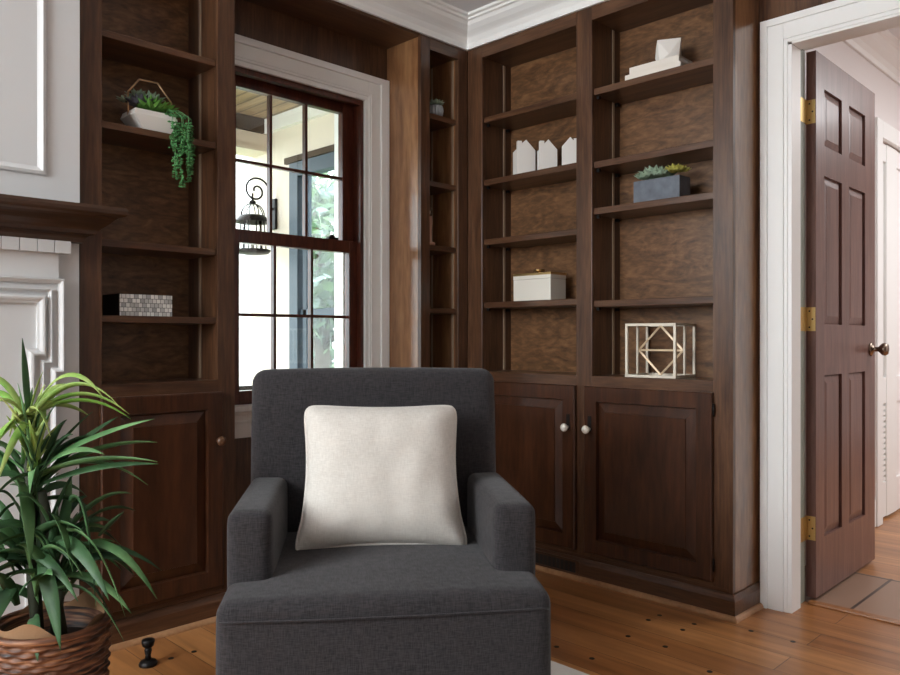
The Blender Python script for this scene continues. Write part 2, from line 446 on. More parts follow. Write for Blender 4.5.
# ------------------------------------------------------------------ built-in bookcases
def Tw(u, v, w): return (u, FY-w, v)          # window wall: u = x, v = z, w out of the face
def Tr(u, v, w): return (FX-w, u, v)          # long bookcase: u = y
def ubox(mb, T, u0, u1, v0, v1, w0, w1):
    a, b = T(u0, v0, w0), T(u1, v1, w1)
    return mb.box(min(a[0], b[0]), max(a[0], b[0]), min(a[1], b[1]), max(a[1], b[1]), min(a[2], b[2]), max(a[2], b[2]))
def rect(T, u0, u1, v0, v1, i, w):
    return [T(u0+i, v0+i, w), T(u1-i, v0+i, w), T(u1-i, v1-i, w), T(u0+i, v1-i, w)]
def cabinet_door(T, u0, u1, v0, v1, parent, along, knob_u, knob_v, knob_mat, fr=.058, backplate=False, hinge_u=None):
    t = .020
    d = MB()
    d.rings([rect(T, u0, u1, v0, v1, 0, .001), rect(T, u0, u1, v0, v1, 0, t-.004), rect(T, u0, u1, v0, v1, .004, t),
             rect(T, u0, u1, v0, v1, fr, t), rect(T, u0, u1, v0, v1, fr+.004, t-.015)])
    door = d.build('door', 'door_z', parent)
    p = MB(); i = fr+.0035
    p.rings([rect(T, u0, u1, v0, v1, i+.001, t-.0145), rect(T, u0, u1, v0, v1, i+.004, t-.0135), rect(T, u0, u1, v0, v1, i+.036, t-.003), rect(T, u0, u1, v0, v1, i+.0375, t+.001)])
    p.build('raised_panel', 'door_panel', door)
    k = MB()
    c = T(knob_u, knob_v, t)
    prof = [(.007, 0), (.006, .012), (.009, .016), (.0155, .022), (.0172, .029), (.013, .036), (.003, .038)]
    if T is Tr: k.lathe([(r, -h) for r, h in prof], c, 16, axis='X')
    else: k.lathe([(r, -h) for r, h in prof], c, 16, axis='Y')
    ko = k.build('knob', knob_mat, door)
    if backplate:
        b = MB(); ubox(b, T, knob_u-.008, knob_u+.008, knob_v+.004, knob_v+.052, t, t+.002)
        b.lathe([(.011, 0), (.011, -.0025)], T(knob_u, knob_v, t), 16, axis='X')
        bo = b.build('backplate', 'dark_metal', door); bo['label'] = 'dark metal keyhole backplate'
    if hinge_u is not None:
        for hv in (v0+.06, v1-.06):
            h = MB().tube([T(hinge_u, hv-.022, .012), T(hinge_u, hv+.022, .012)], .004, 8)
            h.build('hinge', 'dark_metal', door)
    return door
def shelf(mbname, T, u0, u1, v, depth, parent, mat, th=.024):
    s = MB(); ubox(s, T, u0, u1, v-th, v, -.012, -depth)
    return s.build('shelf', mat, parent, .002)
def standard(x0, x1, y0, y1, z0, z1, parent):
    MB().box(x0, x1, y0, y1, z0, z1).build('shelf_standard', 'steel', parent)
base_prof = [(0, .0), (.012, .0), (.012, .066), (.009, .074), (.006, .080), (.004, .087), (0, .087)]
shoe_prof = [(.012, .0), (.026, .0), (.0255, .006), (.0225, .012), (.018, .016), (.012, .0175)]

# --- left tower
T = Tw
bc = thing('bookcase', (1.1375, FY+.1, 0), 'dark wood built-in bookcase between the white fireplace and the window', 'bookcase')
for a, c in ((.876, .942), (1.333, 1.399)): ubox(MB(), T, a, c, .087, 2.293, 0, -.02).build('stile', 'wood_z', bc, .0015)
for a, c in ((2.24, 2.293), (.778, .828), (.087, .135)): ubox(MB(), T, .942, 1.333, a, c, 0, -.02).build('rail', 'wood_x', bc, .0015)
m_ = MB().box(.876, .895, FY+.02, BY-.004, 0, 2.293).box(.930, .942, FY+.02, BY-.015, .8, 2.26).box(1.38, 1.399, FY+.02, BY-.004, 0, 2.293).box(1.333, 1.345, FY+.02, BY-.015, .8, 2.26); m_.build('side_panel', 'wood_z', bc)
MB().box(.895, 1.38, BY-.015, BY-.004, .05, 2.28).build('back_panel', 'figured', bc)
m_ = MB().box(.942, 1.333, FY+.02, BY-.015, .800, .827); m_.build('counter', 'wood_x', bc)
m_ = MB().box(.942, 1.333, FY+.02, BY-.015, 2.245, 2.262); m_.build('top_panel', 'wood_x', bc)
for z in (1.938, 1.652, 1.282, 1.0445): shelf('shelf', T, .943, 1.332, z, .212, bc, 'wood_x', .022)
for y in (2.578,):
    standard(.942, .945, y, y+.014, .83, 2.24, bc); standard(1.330, 1.333, y, y+.014, .83, 2.24, bc)
m_ = MB(); sweep(m_, [(1.399, FY-.001), (.876, FY-.001)], base_prof); m_.build('plinth', 'wood_x', bc)
m_ = MB().box(.895, 1.38, FY-.001, FY+.02, 0.0, .10); m_.build('toe_board', 'wood_x', bc)
m_ = MB(); sweep(m_, [(1.399, FY-.001), (.876, FY-.001)], shoe_prof); sh = m_.build('shoe_molding', 'shoe', bc); sh['label'] = 'pale wood shoe molding'
cabinet_door(T, .932, 1.345, .118, .788, bc, 'x', 1.322, .622, 'wood_z')

# --- narrow corner bookcase
bc = thing('bookcase', (2.43, FY+.1, 0), 'narrow dark wood bookcase in the corner right beside the window', 'bookcase')
for a, c in ((2.294, 2.348), (2.525, FX)): ubox(MB(), T, a, c, .087, 2.293, 0, -.02).build('stile', 'wood_z', bc, .0015)
for a, c in ((2.24, 2.293), (.778, .828), (.087, .135)): ubox(MB(), T, 2.348, 2.525, a, c, 0, -.02).build('rail', 'wood_x', bc, .0015)
m_ = MB().box(2.294, 2.313, FY+.02, BY-.003, 0, 2.293).box(2.525, 2.540, FY+.02, BY-.003, .087, 2.293); m_.build('side_panel', 'panel_z', bc)
MB().box(2.313, 2.525, BY-.015, BY-.003, .05, 2.28).build('back_panel', 'figured', bc)
MB().box(2.313, 2.525, FY+.02, BY-.015, .800, .827).build('counter', 'wood_x', bc)
MB().box(2.313, 2.525, FY+.02, BY-.015, 2.245, 2.262).build('top_panel', 'wood_x', bc)
for z in (1.967, 1.668, 1.385, 1.107): shelf('shelf', T, 2.314, 2.524, z, .212, bc, 'wood_x', .024)
for y in (2.487, 2.625): standard(2.522, 2.525, y, y+.012, .83, 2.24, bc)
m_ = MB(); sweep(m_, [(FX-.02, FY-.001), (2.294, FY-.001)], base_prof); m_.build('plinth', 'wood_x', bc)
MB().box(2.313, 2.54, FY-.001, FY+.02, 0, .10).build('toe_board', 'wood_x', bc)
cabinet_door(T, 2.338, 2.535, .118, .788, bc, 'x', 2.365, .622, 'wood_z')

# --- long two-bay bookcase
T = Tr
bc = thing('bookcase', (FX+.11, 1.82, 0), 'large two-bay dark wood bookcase with paneled doors beside the doorway', 'bookcase')
for u0, u1 in ((1.193, 1.266), (1.774, 1.850), (2.367, 2.457)): ubox(MB(), T, u0, u1, .087, 2.293, 0, -.02).build('stile', 'wood_z', bc, .0015)
for u0, u1 in ((1.266, 1.774), (1.850, 2.367)):
    for a, c in ((2.24, 2.293), (.775, .823), (.087, .13)): ubox(MB(), T, u0, u1, a, c, 0, -.02).build('rail', 'wood_y', bc, .0015)
m_ = MB().box(FX+.0205, BX-.001, 1.1935, 1.213, 0, 2.293); m_.build('end_panel', 'panel_z', bc)
m_ = MB()
for u0, u1 in ((1.254, 1.266), (1.774, 1.786), (1.838, 1.850), (2.367, 2.379)): m_.box(FX+.02, BX-.014, u0, u1, .8, 2.26)
m_.build('side_panel', 'wood_z', bc)
MB().box(BX-.014, BX-.001, 1.213, 2.45, .05, 2.28).build('back_panel', 'figured', bc)
MB().box(FX+.02, BX-.014, 1.266, 1.774, .798, .8225).box(FX+.02, BX-.014, 1.850, 2.367, .798, .8225).build('counter', 'wood_y', bc)
MB().box(FX+.02, BX-.014, 1.266, 1.774, 2.245, 2.262).box(FX+.02, BX-.014, 1.850, 2.367, 2.245, 2.262).build('top_panel', 'wood_y', bc)
for u0, u1, zs in ((1.267, 1.773, (1.968, 1.676, 1.491, 1.122)), (1.851, 2.366, (1.972, 1.688, 1.419, 1.134))):
    for z in zs:
        shelf('shelf', T, u0, u1, z, .200, bc, 'wood_y', .026)
        for x in (FX+.03, FX+.165):
            MB().box(x, x+.012, u1-.012, u1, z-.038, z-.0265).build('shelf_clip', 'dark_metal', bc)
for x in (FX+.145,):
    for u in (1.266, 1.847): standard(x, x+.013, u, u+.003, .824, 2.24, bc) if u < 1.8 else standard(x, x+.013, 1.850, 1.853, .824, 2.24, bc)
    standard(x, x+.013, 1.771, 1.774, .824, 2.24, bc); standard(x, x+.013, 2.364, 2.367, .824, 2.24, bc)
pth = [(BX-.001, 1.192), (FX-.001, 1.192), (FX-.001, 2.445)]
m_ = MB(); sweep(m_, pth, base_prof); m_.build('plinth', 'wood_y', bc)
MB().box(FX-.001, FX+.02, 1.213, 2.45, 0, .10).build('toe_board', 'wood_y', bc)
m_ = MB(); sweep(m_, pth, shoe_prof); sh = m_.build('shoe_molding', 'shoe', bc); sh['label'] = 'pale wood shoe molding'
cabinet_door(T, 1.262, 1.800, .118, .781, bc, 'y', 1.772, .612, 'ceramic', backplate=True, hinge_u=1.258)
cabinet_door(T, 1.846, 2.365, .118, .781, bc, 'y', 1.876, .612, 'ceramic', backplate=True)
# vent grille let into the plinth
m_ = MB(); x = FX-.0135
m_.box(x-.003, x, 1.828, 2.10, .068, .078).box(x-.003, x, 1.828, 2.10, .018, .026).box(x-.003, x, 1.828, 1.842, .026, .068).box(x-.003, x, 2.086, 2.10, .026, .068)
vg = m_.build('vent_grille', 'wood_y', bc)
m_ = MB().box(x-.001, x, 1.842, 2.086, .026, .068); ib = m_.build('vent_opening', 'black', vg)
m_ = MB()
for k in range(11): m_.box(x-.0022, x-.0008, 1.852+k*.0215, 1.859+k*.0215, .026, .068)
m_.build('vent_bar', 'grille', vg)

# ------------------------------------------------------------------ fireplace
T = lambda u, v, w: (u, 2.455-w, v)
om = MB(); ubox(om, T, -1.2, .868, 1.365, CH, .001, .016)
om = struct('wall_overmantel', om, 'mantel_white')
pm = MB()
z0, z1, x0, x1 = 1.447, 2.33, -.35, .775
pm.rings([rect(T, x0, x1, z0, z1, 0, .016), rect(T, x0, x1, z0, z1, .004, .024), rect(T, x0, x1, z0, z1, .012, .026), rect(T, x0, x1, z0, z1, .020, .020), rect(T, x0, x1, z0, z1, .026, .0165)], cap=False)
pm.build('panel_molding', 'mantel_white', om)
fp = thing('fireplace_surround', (.25, 2.44, 0), 'white fireplace surround under a dark wood mantel shelf', 'fireplace')
yb = 2.4545
prof = [(0.0, 1.259), (.022, 1.259), (.026, 1.272), (.034, 1.279), (.050, 1.284), (.054, 1.294), (.060, 1.300), (.075, 1.312), (.088, 1.326), (.096, 1.332), (.110, 1.336), (.117, 1.342), (.118, 1.352), (.114, 1.362), (0, 1.362)]
m_ = MB(); sweep(m_, [(.8495, yb), (.8495, 2.4405), (-.75, 2.4405), (-.75, yb)], prof); m_.build('mantel_shelf', 'wood_x_dark', fp)
m_ = MB().box(-.74, .8485, 2.441, yb, 1.2595, 1.3615); m_.build('mantel_core', 'wood_x_dark', fp)
x = .833
m_ = MB()
for k in range(22): m_.box(x-.0445, x, 2.408, 2.4395, 1.222, 1.2585); x -= .0465
m_.build('dentil_molding', 'mantel_white', fp, .001)
FS = 2.432
m_ = MB().box(-.72, .806, FS, yb, 1.150, 1.222)
m_.build('frieze', 'mantel_white', fp)
# architrave with eared corners, stepped in two mouldings
def ear(xo, xi, ztop, zear, zbot, y0, y1, dx):
    m_ = MB()
    prof = [(xo, ztop), (xo, zear), (xo-dx, zear), (xo-dx, zbot), (xi-dx, zbot), (xi-dx, zear+.0), (xi-dx, zear), (xi, zear), (xi, ztop)]
    m_.box(xi, xo, y0, y1, zear, ztop); m_.box(xi-dx, xo-dx, y0, y1, zbot, zear)
    return m_
m_ = MB()
m_.box(.60, .812, FS+.004, yb, .872, 1.150).box(.60, .792, FS+.004, yb, 0.0, .872).box(-.72, .60, FS+.004, yb, 0.95, 1.150)
m_.build('architrave', 'mantel_white', fp)
def molding(xo, w, ztop, zear, h, name, drop):
    m_ = MB(); path = [(-.62, ztop), (xo, ztop), (xo, zear), (xo-drop, zear), (xo-drop, 0)]
    sweep(m_, path, [(-w, -.004), (-w, h*.35), (-w*.75, h*.5), (-w*.45, h*.9), (-w*.2, h), (0, h*.85), (0, -.004)])
    for v in m_.bm.verts: v.co = (v.co.x, FS-v.co.z, v.co.y)
    return m_.build(name, 'mantel_white', fp)
molding(.818, .014, 1.148, .872, .016, 'outer_molding', .022)
molding(.786, .009, 1.118, .900, .010, 'middle_molding', .022)
molding(.768, .022, 1.096, .922, .014, 'inner_molding', .030)

# ------------------------------------------------------------------ window
wn = thing('window_1', (1.835, BY, 0), None, None, kind='structure')
CO0, CO1, CI0, CI1, CTO, CTI = 1.399, 2.291, 1.512, 2.160, 2.146, 2.022
def casing(m_, w, y0, y1, a, b):     # a..b band measured outward from the inner edge
    m_.box(CI1+a, CI1+b, y0, y1, .69, CTI+b).box(CI0-b, CI0-a, y0, y1, .69, CTI+b).box(CI0-a, CI1+a, y0, y1, CTI+a, CTI+b)
m_ = MB(); casing(m_, 0, BY-.014, BY, 0, .02); casing(m_, 0, BY-.018, BY, .02, .085); casing(m_, 0, BY-.026, BY, .085, .113)
casing(m_, 0, BY-.021, BY, .030, .036)
m_.box(CI1+.113, CO1, BY-.026, BY, .69, CTO-.01); m_.build('casing', 'white', wn, .002)
m_ = MB().box(CO0, CO1, BY-.055, BY+.02, .690, .713); m_.build('stool', 'white', wn, .004)
m_ = MB().box(CO0, CO1, BY-.020, BY, .588, .690).box(CO0, CO1, BY-.026, BY, .645, .654).box(CO0, CO1, BY-.028, BY, .676, .690); m_.build('apron', 'white', wn, .002)
m_ = MB()   # brown jamb liner and stops
m_.box(1.500, 1.514, BY+.001, BY+.17, .70, 2.03).box(2.158, 2.172, BY+.001, BY+.17, .70, 2.03).box(1.50, 2.172, BY+.001, BY+.17, 2.018, 2.035).box(1.50, 2.172, BY+.02, BY+.17, .690, .712)
m_.box(2.146, 2.158, BY+.002, BY+.028, .712, 2.018).box(1.514, 1.526, BY+.002, BY+.028, .712, 2.018).box(1.514, 2.158, BY+.002, BY+.028, 2.002, 2.018)
m_.build('jamb', 'window_wood', wn, .0015)
def sash(x0, x1, z0, z1, y, st, top, bot, gx, gz, name):
    s = MB(); d = .034
    s.box(x0, x0+st, y, y+d, z0, z1).box(x1-st, x1, y, y+d, z0, z1).box(x0+st, x1-st, y, y+d, z0, z0+bot).box(x0+st, x1-st, y, y+d, z1-top, z1)
    so = s.build('sash', 'window_wood', wn, .002)
    m = MB()
    for g in gx: m.box(g-.006, g+.006, y+.006, y+d-.006, z0+bot, z1-top)
    for g in gz: m.box(x0+st, x1-st, y+.007, y+d-.007, g-.006, g+.006)
    m.build('muntin', 'window_wood', so)
    g = MB().box(x0+st-.004, x1-st+.004, y+d/2-.0015, y+d/2+.0015, z0+bot-.004, z1-top+.004); g.build('pane', 'glass', so)
    return so
sash(1.516, 2.156, .712, 1.400, BY+.030, .050, .052, .053, (1.731, 1.912), (1.065,), 'lower')
sash(1.516, 2.156, 1.352, 2.016, BY+.068, .058, .046, .046, (1.736, 1.910), (1.680,), 'upper')
m_ = MB().box(2.00, 2.05, BY+.036, BY+.060, 1.400, 1.410).lathe([(.012, 0), (.012, .008), (.006, .014)], (2.025, BY+.048, 1.408), 12); m_.build('latch', 'dark_metal', wn)
m_ = MB().box(2.128, 2.158, BY+.104, BY+.17, .712, 2.018).box(1.514, 1.540, BY+.104, BY+.17, .712, 2.018); m_.build('storm_track', 'white', wn)

# ------------------------------------------------------------------ doorway
m_ = MB()
def dcas(a, b, x0):
    m_.box(x0, BX, 1.085+a, 1.085+b, 0, 2.020+b).box(x0, BX, .34-b, .34-a, 0, 2.020+b).box(x0, BX, .34-a, 1.085+a, 2.020+a, 2.020+b)
dcas(0, .014, BX-.016); dcas(.014, .070, BX-.020); dcas(.070, .095, BX-.026)
struct('trim_door_casing', m_, 'white', .002)
m_ = MB()
m_.box(BX-.012, 2.87, 1.072, 1.0935, 0, 2.012)
m_.box(BX-.012, 2.87, .331, .352, 0, 2.012).box(2.87, 2.957, .331, .335, 0, 2.04)
m_.box(BX-.012, 2.87, .352, 1.072, 2.012, 2.041).box(2.87, 2.957, .335, 1.0895, 2.036, 2.041)
struct('trim_door_jamb', m_, 'white', .001)
struct('trim_door_rabbet', MB().box(2.87, 2.957, 1.0895, 1.0935, 0, 2.04), 'rabbet_shade')
dr = thing('door_1', (2.98, 1.094, 0), None, None, rz=R(.6), kind='structure')
dl = MB(); t0, t1 = -.036, -.001       # local: x along the leaf, y thickness
XS = (0, .088, .285, .372, .578, .712); ZS = (.012, .225, .832, 1.025, 1.585, 1.698, 1.912, 2.036)
dl.box(0, .712, t0+.012, t1-.012, ZS[0], ZS[-1])
for y0, y1 in ((t0, t0+.012), (t1-.012, t1)):
    for a in (0, 2, 4): dl.box(XS[a], XS[a+1], y0, y1, ZS[0], ZS[-1])
    for a in (0, 2, 4, 6):
        dl.box(XS[1], XS[2], y0, y1, ZS[a], ZS[a+1]); dl.box(XS[3], XS[4], y0, y1, ZS[a], ZS[a+1])
leaf = dl.build('leaf', 'mahogany', dr, local=True)
for a in (1, 3):
    for b in (1, 3, 5):
        for side in (0, 1):
            yy, sg = (t0+.012, -1) if side == 0 else (t1-.012, 1)
            TT = lambda u, v, w: (u, yy+sg*w, v)
            p = MB(); p.rings([rect(TT, XS[a], XS[a+1], ZS[b], ZS[b+1], .001, 0), rect(TT, XS[a], XS[a+1], ZS[b], ZS[b+1], .006, .002), rect(TT, XS[a], XS[a+1], ZS[b], ZS[b+1], .030, .008), rect(TT, XS[a], XS[a+1], ZS[b], ZS[b+1], .031, .009)])
            p.build('panel', 'mahogany', dr, local=True)
for z0, z1 in ((1.768, 1.856), (.999, 1.087), (.224, .312)):
    h = MB().box(-.002, 0, -.034, -.002, z0, z1).tube([(-.004, .002, z0), (-.004, .002, z1)], .0055, 10)
    h.box(-.075, -.004, -.0055, -.0035, z0, z1)
    ho = h.build('hinge', 'brass', dr, local=True)
    sc = MB()
    for k, dz in enumerate((.014, .044, .074)):
        sc.lathe([(.0035, -.0025), (.0035, -.002)], (0, -.013 if k != 1 else -.024, z0+dz), 8, axis='X')
    sc.build('screw', 'dark_metal', ho, local=True)
k = MB(); kx, kz = .655, .925
prof = [(.030, 0), (.030, .004), (.024, .008), (.011, .012), (.010, .030), (.016, .036), (.026, .046), (.028, .056), (.022, .066), (.004, .070)]
k.lathe([(r, t0-h) for r, h in prof], (kx, 0, kz), 20, axis='Y'); k.lathe([(r, t1+h) for r, h in prof], (kx, 0, kz), 20, axis='Y')
k.build('knob', 'nickel', dr, local=True)

# ------------------------------------------------------------------ hall
struct('floor_hall_tile', MB().box(2.955, 3.475, -1.2, 1.33, -.05, -.001), 'tile')
struct('floor_hall_wood', MB().box(3.475, 8.0, -1.2, 1.33, -.05, -.001), 'floor')
struct('trim_threshold', MB().box(2.93, 2.968, .353, 1.071, -.001, .008), 'floor', .003)
m_ = MB().box(2.96, 4.46, 1.27, 1.38, 0, 2.50).box(5.26, 8.0, 1.27, 1.38, 0, 2.50).box(4.46, 5.26, 1.27, 1.38, 2.02, 2.50)
m_.box(4.46, 5.26, 1.335, 1.38, 0, 2.02)
struct('wall_hall', m_, 'hall_wall')
struct('wall_hall_end', MB().box(8.0, 8.1, -1.3, 1.38, 0, 2.50), 'hall_wall')
struct('wall_hall_far', MB().box(2.955, 8.0, -1.3, -1.2, 0, 2.50), 'hall_wall')
struct('ceiling_hall', MB().box(2.955, 8.0, -1.2, 1.27, 2.50, 2.56), 'ceiling')
m_ = MB(); sweep(m_, [(8.0, 1.269), (2.957, 1.269)], [(d, z+.09) for d, z in prof and [(0, 2.29), (.012, 2.29), (.016, 2.315), (.03, 2.335), (.06, 2.358), (.078, 2.38), (.09, 2.386), (.10, 2.398), (.102, 2.41), (0, 2.41)]])
struct('trim_hall_crown', m_, 'white')
m_ = MB()
m_.box(4.37, 4.46, 1.247, 1.27, 0, 2.108).box(5.26, 5.35, 1.247, 1.27, 0, 2.108).box(4.46, 5.26, 1.247, 1.27, 2.02, 2.108)
struct('trim_hall_casing', m_, 'white', .003)
struct('baseboard_hall', MB().box(2.958, 4.37, 1.255, 1.27, 0, .14).box(5.35, 8.0, 1.255, 1.27, 0, .14), 'white', .003)
d2 = thing('door_2', (4.86, 1.285, 0), None, None, kind='structure')
m_ = MB().box(4.462, 5.258, 1.290, 1.312, .012, 2.016)
m_.box(4.462, 4.50, 1.278, 1.290, .012, 2.016).box(4.62, 4.80, 1.274, 1.290, .012, 2.016).box(5.12, 5.258, 1.278, 1.290, .012, 2.016)
for a, b in ((.012, .20), (.62, .76), (1.92, 2.016)): m_.box(4.50, 5.12, 1.278, 1.290, a, b)
m_.build('leaf', 'white', d2, .003)
m_ = MB()
for k in range(14): m_.box(4.50, 4.62, 1.281, 1.290, .205+k*.0295, .222+k*.0295)
m_.build('louver', 'white', d2)

# ------------------------------------------------------------------ porch and garden
struct('floor_porch', MB().box(-3, 2.75, 2.861, 4.6, -.12, -.06), 'ext_cream')
struct('ceiling_porch', MB().box(-3, 2.88, 2.861, 4.62, 2.395, 2.45), 'porch_ceiling')
m_ = MB().box(2.75, 2.88, 2.861, 2.95, -.1, 2.395).box(2.75, 2.88, 4.14, 4.62, -.1, 2.395).box(2.75, 2.88, 2.95, 4.14, 2.065, 2.395).box(2.75, 2.88, 2.95, 4.14, -.1, .12)
struct('wall_porch', m_, 'ext_cream')
m_ = MB().box(2.715, 2.75, 2.87, 4.41, 2.30, 2.394); struct('trim_porch_frieze', m_, 'ext_white', .004)
m_ = MB().box(-3, 2.748, 4.42, 4.58, 2.20, 2.300).box(-3, 2.748, 4.40, 4.60, 2.18, 2.20)
struct('trim_porch_beam', m_, 'ext_cream')
m_ = MB().box(-3, 2.714, 4.40, 4.60, 2.302, 2.394)
struct('trim_porch_beam_cap', m_, 'bark')
w2 = thing('window_2', (2.78, 3.55, 0), None, None, kind='structure')
m_ = MB()
m_.box(2.728, 2.80, 4.045, 4.138, .12, 2.063).box(2.728, 2.80, 2.952, 3.03, .12, 2.063).box(2.728, 2.80, 3.03, 4.045, 1.975, 2.063).box(2.728, 2.80, 3.03, 4.045, .12, .22)
m_.box(2.75, 2.79, 3.98, 4.02, .22, 1.975).box(2.75, 2.79, 3.03, 4.045, 1.10, 1.15)
m_.build('frame', 'ext_blue', w2, .003)
MB().box(2.768, 2.772, 3.03, 4.045, .22, 1.975).build('pane', 'glass_porch', w2)
m_ = MB().box(2.725, 2.75, 2.90, 4.19, 2.066, 2.105); m_.build('head_trim', 'bark', w2, .003)
struct('wall_neighbor', MB().box(3.6, 5.60, 8.9, 9.05, -.2, 4.5), 'siding')
struct('floor_garden', MB().box(-8, 25, 4.6, 30, -.3, -.2).box(2.88, 25, 2.9, 4.6, -.3, -.2), 'grass')
# porch railing
pr = thing('porch_railing', (1.5, 4.5, 0), 'dark porch railing outside the window beneath the lantern', 'railing')
MB().box(-2.8, 2.745, 4.49, 4.53, .62, .66).build('top_rail', 'dark_metal', pr)
MB().box(-2.8, 2.745, 4.49, 4.53, 0, .04).build('bottom_rail', 'ext_white', pr)
m_ = MB()
for k in range(37): m_.box(-2.75+k*.15, -2.735+k*.15, 4.50, 4.515, .04, .62)
m_.build('baluster', 'ext_white', pr)
for x in (-2.8, 0.0, 2.70): MB().box(x, x+.04, 4.49, 4.53, -.06, .62).build('post', 'ext_white', pr)
# lantern
ln = thing('wall_lantern', (2.75, 4.33, 1.77), 'black metal lantern hanging from a scrolled bracket on the porch wall', 'lantern')
lx, ly = 2.585, 4.33
MB().box(2.733, 2.7495, ly-.030, ly+.030, 1.67, 1.87).build('wall_plate', 'dark_metal', ln, .006)
pts = [(2.733, ly, 1.80), (2.715, ly, 1.815)]
cx0, cz0 = 2.612, 1.905
for k in range(40):
    a = R(-10)+k/39*R(560); r = .085*(1-k/39)+.014
    pts.append((cx0+r*math.cos(a), ly, cz0+r*math.sin(a)*.95))
MB().tube(pts, .0065, 8).build('bracket', 'dark_metal', ln)
m_ = MB().tube([(lx, ly, 1.885), (lx, ly, 1.82)], .007, 8).lathe([(.004, 1.845), (.020, 1.835), (.022, 1.825), (.012, 1.815)], (lx, ly, 0), 12); m_.build('hanger', 'dark_metal', ln)
m_ = MB()
for k in range(8):
    a = 2*PI*k/8
    m_.tube([(lx+math.cos(a)*.075*math.sin(t*PI/2), ly+math.sin(a)*.075*math.sin(t*PI/2), 1.742+.078*math.cos(t*PI/2)) for t in [i/6 for i in range(7)]], .0035, 6)
m_.build('dome_cage', 'dark_metal', ln)
m_ = MB().lathe([(.070, 1.745), (.078, 1.742), (.112, 1.705), (.112, 1.700), (.075, 1.728), (.070, 1.728)], (lx, ly, 0), 28); m_.build('canopy_rim', 'dark_metal', ln)
m_ = MB()
for k in range(6):
    a = 2*PI*k/6+.3; m_.bar((lx+math.cos(a)*.07, ly+math.sin(a)*.07, 1.73), (lx+math.cos(a)*.085, ly+math.sin(a)*.085, 1.525), .006)
m_.build('cage_post', 'dark_metal', ln)
MB().lathe([(.03, 1.495), (.10, 1.505), (.112, 1.520), (.112, 1.528), (.02, 1.528)], (lx, ly, 0), 28).build('bottom_dish', 'dark_metal', ln)
MB().lathe([(.064, 1.53), (.056, 1.725)], (lx, ly, 0), 24, caps=False).build('glass_shade', 'glass', ln)
MB().lathe([(.012, 1.528), (.012, 1.62), (.004, 1.65)], (lx, ly, 0), 12).build('candle', 'ceramic', ln)
# trees
def tree(x, y, h, rad, lm, label, seed, n=1500):
    rnd = random.Random(seed)
    t = thing('garden_tree', (x, y, -.2), label, 'tree')
    MB().tube([(x, y, -.2), (x+.05, y-.03, h*.35), (x-.05, y+.05, h*.7)], [.14, .11, .05], 10).build('trunk', 'bark', t)
    b = MB()
    for k in range(7):
        a = rnd.uniform(0, 6.28); z = h*rnd.uniform(.2, .6)
        b.tube([(x, y, z), (x+math.cos(a)*rad*.4, y+math.sin(a)*rad*.4, z+.35), (x+math.cos(a)*rad*.8, y+math.sin(a)*rad*.8, z+.6)], [.05, .035, .012], 6)
    b.build('branch', 'bark', t)
    c = MB()
    blobs = [(rnd.uniform(-1, 1)*rad*.7, rnd.uniform(-1, 1)*rad*.7, h*rnd.uniform(.12, 1)) for _ in range(26)]
    for k in range(n):
        bx, by, bz = rnd.choice(blobs)
        d = Vector((rnd.gauss(0, 1), rnd.gauss(0, 1), rnd.gauss(0, .8))).normalized()*rad*.42*rnd.random()**.4
        p = Vector((x+bx, y+by, bz))+d
        u = Vector((rnd.gauss(0, 1), rnd.gauss(0, 1), rnd.gauss(0, 1))).normalized(); v = u.orthogonal().normalized(); s = rnd.uniform(.08, .19)
        vs = [c.bm.verts.new(q) for q in (p-u*s, p+v*s*.5, p+u*s, p-v*s*.5)]; f = c.face(vs); f.material_index = rnd.choice((0, 0, 1, 2))
    c.build('crown', (lm, 'leaf_c', 'leaf_d'), t)
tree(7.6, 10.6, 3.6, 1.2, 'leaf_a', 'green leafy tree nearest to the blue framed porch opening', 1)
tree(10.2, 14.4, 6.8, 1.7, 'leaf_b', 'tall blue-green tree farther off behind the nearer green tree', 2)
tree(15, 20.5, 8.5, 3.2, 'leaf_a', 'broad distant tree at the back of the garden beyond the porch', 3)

# ------------------------------------------------------------------ rug and armchair
rug = MB().box(.80, 1.852, -1.0, 1.93, .0005, .012)
tag(rug.build('area_rug', 'rug', None, .004), 'white area rug lying on the plank floor under the armchair', 'rug')

CH_LOC, CH_RZ = (1.049, 1.225, .012), R(-37.9)
ac = thing('armchair', CH_LOC, 'charcoal linen upholstered armchair standing in front of the window', 'armchair', CH_RZ)
ROOTM[ac.name] = Matrix.Translation(Vector(CH_LOC)) @ Matrix.Rotation(CH_RZ, 4, 'Z')
zo = -.012
m_ = MB().softbox(-.350, .350, -.012, .70, .06+zo, .438+zo, .032, (.004, .012, .014), 20); m_.build('seat', 'charcoal', ac, local=True)
m_ = MB()
pts = []
for x_ in [i/24*2-1 for i in range(25)]:
    pts.append((x_*.338, -.012-.012*(1-x_*x_)*.75-.001, .402+zo))
m_.tube(pts, .0024, 6); m_.build('seat_seam', 'charcoal', ac, local=True)
for sx in (-1, 1):
    m_ = MB(); a, b = sorted((sx*.250, sx*.349))
    m_.softbox(a, b, .132, .60, .36+zo, .590+zo, .022, (.003, .006, .004), 12)
    m_.build('armrest', 'charcoal', ac, local=True)
xf = Matrix.Translation((0, .555, .40+zo)) @ Matrix.Rotation(R(-5), 4, 'X') @ Matrix.Translation((0, -.555, -.40-zo))
m_ = MB().softbox(-.352, .338, .545, .725, .38+zo, .889+zo, .040, (.003, .014, .006), 18); m_.build('backrest', 'charcoal', ac, local=True, xf=xf)
